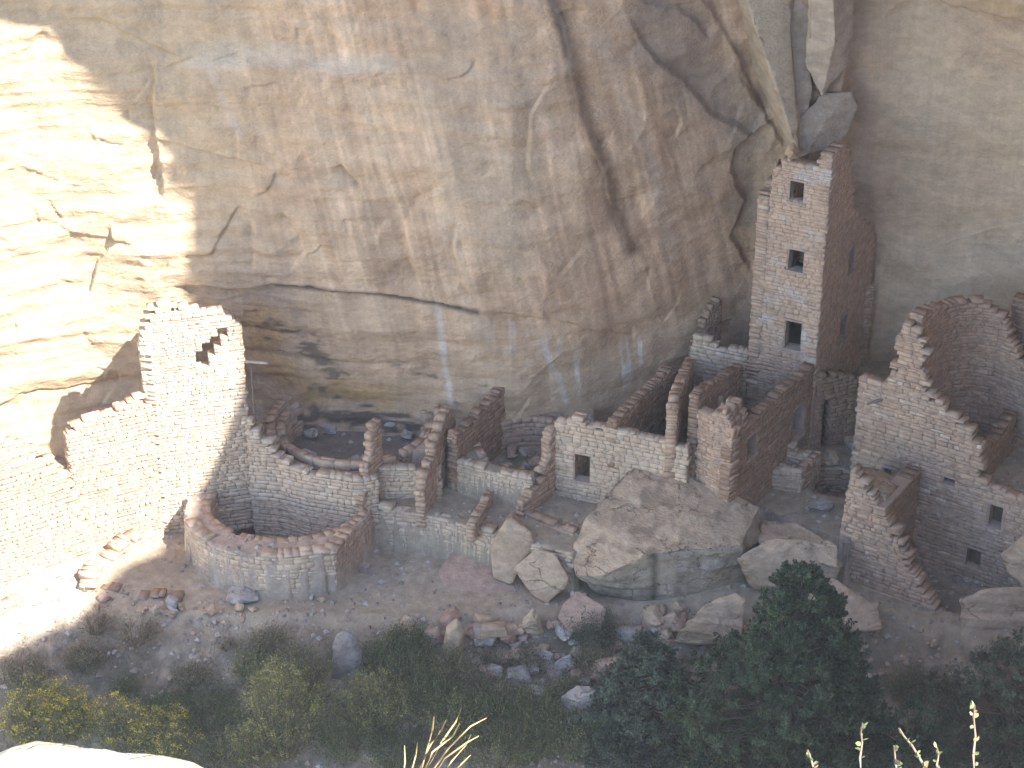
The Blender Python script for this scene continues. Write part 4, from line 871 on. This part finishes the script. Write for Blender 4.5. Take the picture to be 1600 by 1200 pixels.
# ================================================================== VEGETATION
def leafcloud(P, size, cols, seed, aspect=.4, up=.3, jit=.3):
    """many small leaf faces at points P; returns verts, faces, colours"""
    R = np.random.default_rng(seed); n = len(P)
    d = R.normal(size=(n, 3)); d[:, 2] += up * 2; d /= np.linalg.norm(d, axis=1)[:, None]
    e = np.cross(d, R.normal(size=(n, 3))); e /= np.linalg.norm(e, axis=1)[:, None]
    s = size * R.uniform(.6, 1.4, n)[:, None]
    a = P - d * s * .5; b = P + d * s * .5; m = P + e * s * aspect * .5; k = P - e * s * aspect * .5
    V = np.stack([a, m, b, k], 1).reshape(-1, 3); F = np.arange(n * 4).reshape(-1, 4)
    c = np.array(cols)[R.integers(0, len(cols), n)] * R.uniform(1 - jit, 1 + jit, (n, 1)); C = np.repeat(c, 4, 0)
    return V, F, C
def tube(pts, rads, n=6):
    pts = [np.array(p, float) for p in pts]; V = []; F = []
    for i, p in enumerate(pts):
        d = pts[min(i + 1, len(pts) - 1)] - pts[max(i - 1, 0)]; d = d / (np.linalg.norm(d) + 1e-9)
        a = np.cross(d, (0.31, .2, .9)); a /= np.linalg.norm(a) + 1e-9; b = np.cross(d, a)
        for k in range(n): V.append(p + (a * math.cos(6.2832 * k / n) + b * math.sin(6.2832 * k / n)) * rads[i])
    for i in range(len(pts) - 1):
        for k in range(n): F.append((i * n + k, i * n + (k + 1) % n, (i + 1) * n + (k + 1) % n, (i + 1) * n + k))
    return V, F
class Acc:
    def __init__(s): s.V = []; s.F = []
    def add(s, vf): b = len(s.V); s.V.extend(vf[0]); s.F.extend([tuple(i + b for i in f) for f in vf[1]])
def conifer(label, base, prof, seed, nclump, nleaf, cols, leaf=.07, group='trees and tall shrubs in front of the ruins', name='juniper_tree', trunk=(.16, .12, .09), csz=.34):
    """prof: list of (height, radius left, radius right)"""
    R = np.random.default_rng(seed); base = np.array(base, float)
    t = thing(name, label, 'tree', base, group); hs = [p[0] for p in prof]; H = hs[-1]
    A = Acc(); A.add(tube([base + (0, 0, -.3), base + (.05, 0, H * .3), base + (-.05, .05, H * .6), base + (0, 0, H * .93)], [H * .035, H * .025, H * .014, .01], 8))
    cents = []
    k = 0
    while len(cents) < nclump:
        h = H * (1 - R.random() ** .8 * .98) if R.random() < .3 else R.uniform(.02 * H, H * .99)
        an = R.uniform(0, 2 * math.pi); rl = np.interp(h, hs, [p[1] for p in prof]); rr2 = np.interp(h, hs, [p[2] for p in prof])
        rad = (rr2 if math.cos(an) > 0 else rl)
        if R.random() > (rad / max(max(p[1], p[2]) for p in prof)) ** .8 + .12: continue
        rad *= 1 + .22 * float(noise(np.array([an * 1.3]), np.array([h * 1.4]), 0, seed)[0])
        q = rad * (R.random() ** .35); cents.append(base + np.array([q * math.cos(an), q * math.sin(an) * .85, h]))
    P = []; Cc = []
    for c in cents:
        hh = c[2] - base[2]
        if R.random() < .35: A.add(tube([base + (0, 0, max(.1, hh - .5)), (c + base + (0, 0, hh * 1.0 - .2)) / 2 * (1, 1, 0) + (0, 0, c[2] - .3), c], [.035, .025, .006], 5))
        n = int(nleaf * R.uniform(.6, 1.4)); s = csz * R.uniform(.55, 1.2) * (1 - .35 * hh / H)
        q = R.normal(size=(n, 3)); q /= np.linalg.norm(q, axis=1)[:, None]; q *= (R.random((n, 1)) ** .45)
        # lobes: several pointed sprays leaving the clump
        sp = R.normal(size=(7, 3)); sp[:, 2] = np.abs(sp[:, 2]) * 1.1; sp /= np.linalg.norm(sp, axis=1)[:, None]
        idx = R.integers(0, 7, n); tt = R.random((n, 1)) ** .7
        q = q * .42 * (1.1 - tt * .8) + sp[idx] * tt * 1.15
        P.append(c + q * s); Cc.append(np.repeat([R.uniform(.55, 1.6)], n))
    P = np.concatenate(P); Cc = np.concatenate(Cc)
    V, F, C = leafcloud(P, leaf, cols, seed, .42, .5, .3); C = C * np.repeat(Cc, 4)[:, None]
    mk('trunk', A.V, A.F, M_WOOD, trunk, t, smooth=True); mk('crown', V, F, M_LEAF, C, t)
    return t
def at_y(px, py, y): return aty(px, py, y)
JC = [(.07, .10, .058), (.09, .12, .066), (.05, .075, .046), (.10, .13, .07)]
jy = -7.2; jb = at_y(1222, 1290, jy); jt = at_y(1222, 878, jy); jb[2] = min(jb[2], float(terrain(np.array([jb[0]]), np.array([jy]), False)[0])); H = jt[2] - jb[2]
def jh(py): return at_y(1222, py, jy)[2] - jb[2]
mpp = 1 / 63.
conifer('large dark green juniper with a pointed top, standing before the right half of the ruins', jb,
        [(0, 1.7, 1.6), (jh(1200), 175 * mpp, 165 * mpp), (jh(1120), 175 * mpp, 145 * mpp), (jh(1060), 140 * mpp, 140 * mpp), (jh(1025), 75 * mpp, 95 * mpp), (jh(975), 55 * mpp, 80 * mpp), (jh(935), 60 * mpp, 55 * mpp), (jh(905), 38 * mpp, 25 * mpp), (H, .06, .06)], 11, 1050, 330, JC, .07, trunk=(.12, .105, .085), csz=.36)
y2 = -5.6; b2 = at_y(985, 1260, y2); b2[2] = float(terrain(np.array([b2[0]]), np.array([y2]), False)[0]); 
def hh_(px, py, y, z0): return at_y(px, py, y)[2] - z0
conifer('lighter grey-green loose juniper to the left of the large dark one', b2,
        [(0, 1.5, 1.4), (hh_(985, 1180, y2, b2[2]), 1.9, 1.4), (hh_(985, 1110, y2, b2[2]), 1.3, 1.4), (hh_(985, 1050, y2, b2[2]), .6, 1.2), (hh_(985, 1022, y2, b2[2]), .3, .9), (hh_(985, 1005, y2, b2[2]), .05, .1)], 12, 520, 240, [(.11, .135, .095), (.135, .16, .11), (.09, .115, .085)], .06, csz=.3)
y3 = -6.4; b3 = at_y(1560, 1260, y3); b3[2] = float(terrain(np.array([b3[0]]), np.array([y3]), False)[0])
conifer('wispy grey-green bush at the lower right edge of the photo', b3,
        [(0, 2.0, 1.6), (hh_(1560, 1160, y3, b3[2]), 2.4, 2.0), (hh_(1560, 1090, y3, b3[2]), 1.9, 2.0), (hh_(1560, 1040, y3, b3[2]), .9, 1.5), (hh_(1560, 1010, y3, b3[2]), .3, .6)], 13, 330, 240, [(.13, .145, .09), (.10, .12, .075), (.16, .16, .105)], .06, name='shrubby_tree', csz=.36)
y4 = -8.2; b4 = at_y(1400, 1300, y4); b4[2] = float(terrain(np.array([b4[0]]), np.array([y4]), False)[0])
conifer('low dark bush filling the gap right of the large juniper at the bottom edge', b4,
        [(0, 1.1, 1.1), (hh_(1400, 1190, y4, b4[2]), 1.3, 1.1), (hh_(1400, 1130, y4, b4[2]), .9, .8), (hh_(1400, 1105, y4, b4[2]), .3, .3)], 14, 110, 300, JC, .07, name='shrubby_tree')
SG = 'shrubs growing on the slope'
def shrub(label, px, pyb, w_, h_, cols, seed, flowers=None, nst=70, leaf=.055, dens=80, name='shrub', stemc=(.20, .16, .11), group=SG):
    R = np.random.default_rng(seed); g = ground_hit(px, pyb); g[2] -= .05; W, Hh = w_ / 57. / 2, h_ / 52.
    t = thing(name, label, 'shrub', g, group); A = Acc(); P = []; Fl = []
    for k in range(nst):
        an = R.uniform(0, 6.283); q = R.random() ** .5; tip = g + np.array([W * q * math.cos(an), W * .8 * q * math.sin(an), Hh * (1 - .45 * q * q) * R.uniform(.6, 1.05)])
        r0 = g + np.array([W * .25 * math.cos(an), W * .25 * math.sin(an), 0]); mid_ = (r0 + tip) / 2 + (0, 0, .08)
        A.add(tube([r0, mid_, tip], [.012, .008, .003], 4))
        n = dens; s = R.random((n, 1)) ** .38; pp = r0 * (1 - s) + tip * s + R.normal(size=(n, 3)) * (.07 + .06 * s); P.append(pp)
        if flowers and R.random() < .8:
            m_ = 18; Fl.append(tip + R.normal(size=(m_, 3)) * (.05, .05, .03) + (0, 0, .03))
    V, F, C = leafcloud(np.concatenate(P), leaf, cols, seed, .35, .6, .35)
    mk('stems', A.V, A.F, M_WOOD, stemc, t); mk('foliage', V, F, M_LEAF, C, t)
    if Fl:
        V, F, C = leafcloud(np.concatenate(Fl), .035, flowers, seed + 1, .9, .2, .25); mk('flowers', V, F, M_LEAF, C, t)
    return t
GR = [(.20, .21, .105), (.26, .26, .125), (.15, .17, .085), (.30, .29, .15)]
GD = [(.14, .17, .085), (.18, .20, .10), (.10, .125, .065)]
GB = [(.24, .21, .135), (.20, .18, .12), (.28, .245, .165)]
YF = [(.60, .48, .06), (.68, .55, .08), (.46, .40, .08)]
shrub('yellow-flowering rabbitbrush clump at the lower left above the bright rock', 60, 1165, 120, 90, GR, 101, YF, 110)
shrub('tall yellow-flowering rabbitbrush next to the left edge clump', 110, 1150, 90, 95, GR, 102, YF, 90)
shrub('yellow-tipped rabbitbrush between the left clump and the drooping one', 190, 1170, 110, 85, GR, 103, YF, 90)
shrub('yellow-tipped rabbitbrush just right of the bright foreground rock top', 262, 1180, 110, 80, GR, 104, YF, 90)
shrub('large arching green shrub with drooping stems left of the standing stone', 445, 1175, 130, 150, GR, 105, [(.38, .36, .12)], 150, dens=70)
shrub('olive shrub rising behind the arching green shrub, left of the standing stone', 470, 1080, 110, 85, GB + GR, 106, None, 90)
shrub('olive-yellow rounded rabbitbrush right below the standing stone', 582, 1135, 125, 90, GR, 107, [(.40, .37, .12), (.32, .31, .12)], 130)
shrub('dark green shrub behind the right side of the standing stone', 610, 1055, 100, 65, GD, 108, None, 90)
shrub('dark green shrub right of the rounded rabbitbrush', 670, 1110, 110, 70, GD, 109, None, 90)
shrub('grey-green shrub growing against the reddish boulder under the huge rock', 925, 1005, 85, 55, [(.10, .115, .08), (.13, .14, .10)], 110, None, 100)
shrub('tan-green round shrub on the rubble below the grey-green one', 925, 1045, 65, 45, GB, 111, None, 70)
shrub('small round olive shrub above the bottom rubble slab', 885, 1095, 65, 48, GB + GD, 112, None, 70)
shrub('green shrub among the shade at the bottom centre', 760, 1150, 120, 80, GD, 113, None, 100)
shrub('dark green shrub at the bottom centre right of the grass', 830, 1175, 120, 80, GD, 114, None, 100)
shrub('green shrub left of the whitish boulder at the bottom', 895, 1180, 110, 90, GD + GR, 115, None, 90)
shrub('low dark shrub at the bottom edge left of the grass tuft', 620, 1195, 110, 60, GD, 116, None, 80)
shrub('pale dry brush between the two green shrubs in the centre', 735, 1090, 70, 45, GB, 117, None, 60)
shrub('sparse straw-coloured brush below the foundation stones at left', 215, 1000, 90, 40, [(.30, .23, .14), (.26, .2, .13)], 118, None, 60, dens=25)
shrub('straw-coloured brush just under the round room base', 150, 985, 70, 35, [(.30, .23, .14), (.26, .2, .13)], 119, None, 50, dens=25)
shrub('small green bush on the bare slope between left shrubs and the plaza', 195, 1085, 60, 30, GD, 120, None, 40, dens=40)
shrub('small dry tuft bush alone on the bare slope', 355, 1015, 40, 22, GB, 121, None, 30, dens=30)
shrub('olive shrub left of the pale upright boulder', 650, 1045, 60, 35, GR, 122, None, 50)
shrub('olive brush patch right of the pale upright boulder', 775, 1035, 65, 30, GB, 123, None, 50, dens=35)
shrub('dim green shrub between the arching shrub and the bottom edge', 350, 1195, 100, 55, GD + GB, 124, None, 70)
shrub('low green plant near the right side of the slope below the house', 1420, 1090, 80, 50, GD + GB, 125, None, 60)
_k = 0
for (px, py, w_, h_, cc, f_, lab) in [
    (330, 1130, 100, 55, GD, None, 'dark low shrub halfway between the drooping shrub and the left rabbitbrush'),
    (395, 1060, 70, 40, GR, None, 'small olive shrub above the drooping shrub near the bare slope'),
    (420, 1020, 60, 35, GB, None, 'dry olive bush at the upper edge of the shrub belt'),
    (640, 1020, 70, 40, GD, None, 'green shrub left of the reddish stones below the plaza'),
    (700, 1065, 90, 50, GR + GB, None, 'mixed olive shrub at the foot of the pale upright boulder'),
    (640, 1080, 90, 60, GD + GR, None, 'green shrub between the standing stone and the upright boulder, lower down'),
    (540, 1180, 110, 70, GD, None, 'dark green shrub below the rounded rabbitbrush at the bottom'),
    (700, 1150, 110, 70, GR, None, 'olive shrub behind the golden grass stalks'),
    (790, 1110, 90, 50, GD + GR, None, 'green shrub under the left end of the grey rubble blocks'),
    (840, 1130, 90, 55, GR, None, 'olive shrub under the grey slab of the rubble'),
    (400, 1190, 100, 60, GR, [(.40, .37, .12)], 'yellow-tipped shrub at the bottom edge left of the arching shrub'),
    (300, 1070, 50, 28, GB, None, 'straw-green tuft bush on the bare slope left of centre'),
    (130, 1040, 60, 30, GB, None, 'dry olive bush on the bare slope below the bright patch'),
    (40, 1065, 70, 35, GB, None, 'dry bush at the left edge above the rabbitbrush'),
    (60, 1110, 80, 50, GR, [(.40, .37, .12)], 'olive rabbitbrush at the left edge above the yellow clump'),
    (930, 1130, 70, 45, GD, None, 'dark shrub at the whitish boulder, left of the loose juniper'),
    (830, 1040, 50, 25, GB, None, 'dry tuft growing among the white-faced blocks'),
    (250, 1120, 60, 30, GD, None, 'low green bush between the two left rabbitbrush clumps'),
    (780, 1190, 110, 60, GR, None, 'olive shrub at the bottom edge right of the grass stalks'),
    (455, 1120, 90, 60, GR, [(.42, .39, .13)], 'yellow-green shrub layered over the arching shrub'),
    ]:
    _k += 1; shrub(lab, px, py, w_ * 1.15, h_ * 1.15, cc, 300 + _k, f_, 80, dens=75)
# dry grass and low scrub over the slope
def blades(n, region, hgt, cols, seed, wid=.006):
    R = np.random.default_rng(seed); V = []; C = []; x0, x1, y0, y1 = region
    X = R.uniform(x0, x1, n); Y = R.uniform(y0, y1, n); keep = fbm(X * .9, Y * .9, 0, seed, 4) + .25 * sstep(-3, -6, Y) > R.uniform(-.45, .4, n); keep &= Y < np.interp(X, [-20, -12, -8, -2, 1, 5, 9, 12, 20], [-2.4, -2.5, -2.3, -2.9, -3, -3.2, -3, -4.0, -6]); X, Y = X[keep], Y[keep]
    Z = terrain(X, Y); m = len(X); an = R.uniform(0, 6.283, m); ln = hgt * R.uniform(.5, 1.4, m); lean = R.uniform(.1, .9, m)
    dx, dy = np.cos(an) * lean * ln, np.sin(an) * lean * ln; pa = R.uniform(0, 6.283, m); wx, wy = np.cos(pa) * wid, np.sin(pa) * wid
    b0 = np.c_[X - wx, Y - wy, Z - .02]; b1 = np.c_[X + wx, Y + wy, Z - .02]; m1 = np.c_[X + dx * .4 + wx * .8, Y + dy * .4 + wy * .8, Z + ln * .6]; m0 = np.c_[X + dx * .4 - wx * .8, Y + dy * .4 - wy * .8, Z + ln * .6]
    tp = np.c_[X + dx, Y + dy, Z + ln]; V = np.stack([b0, b1, m1, m0, tp, tp + .001], 1).reshape(-1, 3); i = np.arange(m)[:, None] * 6
    F = np.concatenate([i + [0, 1, 2, 3], i + [3, 2, 5, 4]]); c = np.array(cols)[R.integers(0, len(cols), m)] * R.uniform(.7, 1.25, (m, 1))
    return V, F, np.repeat(c, 6, 0)
V, F, C = blades(130000, (-15, 16, -11, -2.2), .07, [(.26, .21, .13), (.21, .175, .11), (.15, .145, .08), (.11, .12, .065), (.32, .27, .18)], 201)
tag(mk('grass', V, F, M_LEAF, C), 'thin dry grass and low scrub covering the slope below the ruins', kind='stuff')

# ================================================================== FOREGROUND at the overlook
def near(px, py, dist): r = ray(px, py); return CAM + r / np.linalg.norm(r) * dist
fr = [near(-40, 1195, 3.2), near(20, 1168, 3.3), near(55, 1160, 3.3), near(110, 1163, 3.25), near(170, 1172, 3.2), near(230, 1180, 3.1), near(300, 1192, 3.0), near(350, 1215, 2.9), near(-80, 1300, 2.9), near(300, 1300, 2.7), near(-60, 1210, 3.9), near(200, 1260, 3.8), near(120, 1400, 3.3), near(100, 1230, 2.8)]
o = hull('boulder', fr, 'rim', 91, bevel=.012, cuts=5, disp=.02)
tag(o, 'bright sunlit rock edge with yellow lichen in the lower left foreground', 'boulder', kind='thing')
def rimz(p): return float(rim_fz(np.array([p[0]]), np.array([p[1]]))[0])
def sprig(label, pts, dist, seed, nleaf, lsize=.009):
    R = np.random.default_rng(seed); P = [near(x, y, dist + .02 * math.sin(i)) for i, (x, y) in enumerate(pts)]
    root = P[0] + (0, .02, -.25); root[2] = min(rimz(root), P[0][2] - .05) - .02
    t = thing('twig', label, 'twig', root, 'sunlit twigs in the lower right foreground'); A = Acc(); Q = [root] + P
    A.add(tube(Q, [.003] + list(np.linspace(.0022, .0012, len(P))), 6)); mk('stem', A.V, A.F, M_DRY, (.36, .26, .18), t, smooth=True)
    V = []; F = []; C = []
    for k in range(nleaf):
        s = R.uniform(.1, 1) * (len(P) - 1); i = min(int(s), len(P) - 2); p = P[i] * (1 - s + i) + P[i + 1] * (s - i); an = R.uniform(0, 6.283)
        d = np.array([math.cos(an), .4 * math.sin(an), R.uniform(.3, 1.3)]); d /= np.linalg.norm(d); e = np.cross(d, R.normal(size=3)); e /= np.linalg.norm(e); L = lsize * R.uniform(.7, 1.3); b = len(V)
        n_ = np.cross(d, e) * L * .08
        for (u_, v_, h_) in ((0, 0, 0), (.3, .28, 1), (.65, .33, 1), (1, 0, 0), (.65, -.33, 1), (.3, -.28, 1), (.5, 0, -1)): V.append(p + d * L * u_ + e * L * v_ + n_ * h_)
        F += [(b + 6, b, b + 1), (b + 6, b + 1, b + 2), (b + 6, b + 2, b + 3), (b + 6, b + 3, b + 4), (b + 6, b + 4, b + 5), (b + 6, b + 5, b)]
        C += [random.choice([(.30, .34, .14), (.26, .30, .12), (.38, .36, .20), (.34, .20, .12)])] * 7
    mk('leaves', V, F, M_DRY, np.array(C), t)
sprig('single upright leafy twig second from the right edge group, bare reddish stem', [(1345, 1215), (1344, 1185), (1347, 1160), (1345, 1145), (1348, 1130)], 3.1, 1, 9)
sprig('curved twig with a cluster of green leaves between two upright twigs', [(1455, 1215), (1440, 1190), (1425, 1165), (1412, 1150), (1405, 1138)], 3.1, 2, 16)
sprig('short leafy twig just right of the curved twig', [(1468, 1215), (1464, 1195), (1466, 1180), (1464, 1168)], 3.15, 3, 8)
sprig('tallest twig near the right edge with small round leaves up the stem', [(1522, 1215), (1521, 1180), (1524, 1150), (1521, 1120), (1523, 1102)], 3.0, 4, 13)
sprig('short twig left of the curved twig, mostly below the edge', [(1402, 1215), (1400, 1195), (1398, 1180), (1397, 1165)], 3.2, 5, 6)
sprig('small grey twig in the dark of the juniper, left of the other twigs', [(1275, 1215), (1270, 1195), (1266, 1183), (1262, 1172)], 3.2, 6, 6)
root = near(680, 1225, 3.0)
gt = thing('grass_tuft', 'sunlit dry golden grass stalks in the bottom centre foreground', 'grass', (root[0], root[1], rimz(root)))
for (pts) in ([(655, 1215), (668, 1170), (676, 1138), (678, 1120)], [(660, 1215), (690, 1160), (712, 1128), (721, 1107)], [(668, 1215), (700, 1170), (735, 1135), (760, 1122)], [(675, 1215), (695, 1185), (730, 1160), (748, 1150), (757, 1125)][:4],
              [(650, 1215), (672, 1165), (690, 1140), (697, 1125)], [(630, 1215), (633, 1190), (632, 1165)], [(690, 1215), (705, 1190), (728, 1165), (736, 1148)], [(640, 1215), (650, 1180), (652, 1160)], [(658, 1215), (676, 1175), (708, 1150), (718, 1130)], [(700, 1215), (720, 1195), (735, 1180)]):
    P = [near(x, y, 3.0 + .1 * random.random()) for x, y in pts]; base = P[0] * .3 + root * .7; base[2] = rimz(base) - .01
    A = Acc(); A.add(tube([base] + P, [.0016, .0016] + [.0014] * (len(P) - 2) + [.0007], 5)); mk('stalk', A.V, A.F, M_DRY, (.52, .40, .18), gt, smooth=True)
# ------------------------------------------------------------------ unseen slab added overhead, its outline shaped to cast the shade line
def build_shade_slab():
    trees = []
    for o in [x for x in COL.objects if x.type == 'MESH' and (x.name in ('cliff', 'ground') or (x.parent and x.parent.name.startswith('ruined_house')))]:
        M = parent_world(o); me = o.data; n = len(me.vertices); co = np.empty(n * 3, np.float32); me.vertices.foreach_get('co', co)
        co = co.reshape(-1, 3) + M; trees.append(BVHTree.FromPolygons([tuple(c) for c in co], [tuple(p.vertices) for p in me.polygons]))
    def hit(px, py):
        r = Vector(ray(px, py)).normalized(); best = None
        for t in trees:
            h = t.ray_cast(Vector(CAM), r)
            if h[0] and (best is None or h[3] < best[3]): best = h
        return np.array(best[0])
    line = [(0, 35), (40, 42), (75, 45), (92, 70), (98, 92), (130, 110), (150, 140), (178, 165), (200, 195), (235, 225), (246, 262), (262, 290), (300, 305), (300, 340), (292, 400), (284, 445), (300, 470), (345, 484), (378, 520), (381, 560), (376, 610), (350, 680), (325, 740), (280, 812), (248, 862), (190, 886), (150, 930), (120, 968), (70, 985), (0, 1025)]
    P = []
    for px, py in line:
        q = hit(px, py); t = (24 - .25 * q[1] - q[2]) / (SUN[2] + .25 * SUN[1]); P.append((q + SUN * t)[:2])
    poly = [(-45, P[0][1] - 2.0)] + [tuple(p) for p in P] + [(-14, P[-1][1] - 3), (-45, P[-1][1] - 6), (-45, -29.5), (-10, -30.5), (41, -31), (41, 8), (-45, 8)]
    n = len(poly); V = [(x, y, 24 - .25 * y) for x, y in poly] + [(x + 6 * SUN[0], y + 6 * SUN[1], 24 - .25 * y + 6 * SUN[2]) for x, y in poly]
    tri = geometry.tessellate_polygon([[Vector((x, y, 0)) for x, y in poly]])
    F = [tuple(t) for t in tri] + [tuple(i + n for i in t)[::-1] for t in tri] + [(i, (i + 1) % n, (i + 1) % n + n, i + n) for i in range(n)]
    tag(mk('shade_slab', V, F, M_ROCK, (.45, .34, .25)), kind='structure')
build_shade_slab()

# thin scattering volume added for the overall veil and lifted blacks
hv = box_between((-62, -58), (62, -58), -27.5, 37.5, 0, 70)
hz = mk('veil_haze', hv[0], hv[1], M_SOIL, (1, 1, 1)); hm = bpy.data.materials.new('veil_volume'); hm.use_nodes = True
hn = hm.node_tree.nodes; hn.clear(); ho = hn.new('ShaderNodeOutputMaterial'); pv = hn.new('ShaderNodeVolumePrincipled')
pv.inputs['Density'].default_value = .0004; pv.inputs['Color'].default_value = (.95, .95, .95, 1); pv.inputs['Anisotropy'].default_value = 0
hm.node_tree.links.new(pv.outputs[0], ho.inputs['Volume']); hz.data.materials.clear(); hz.data.materials.append(hm); tag(hz, kind='stuff')
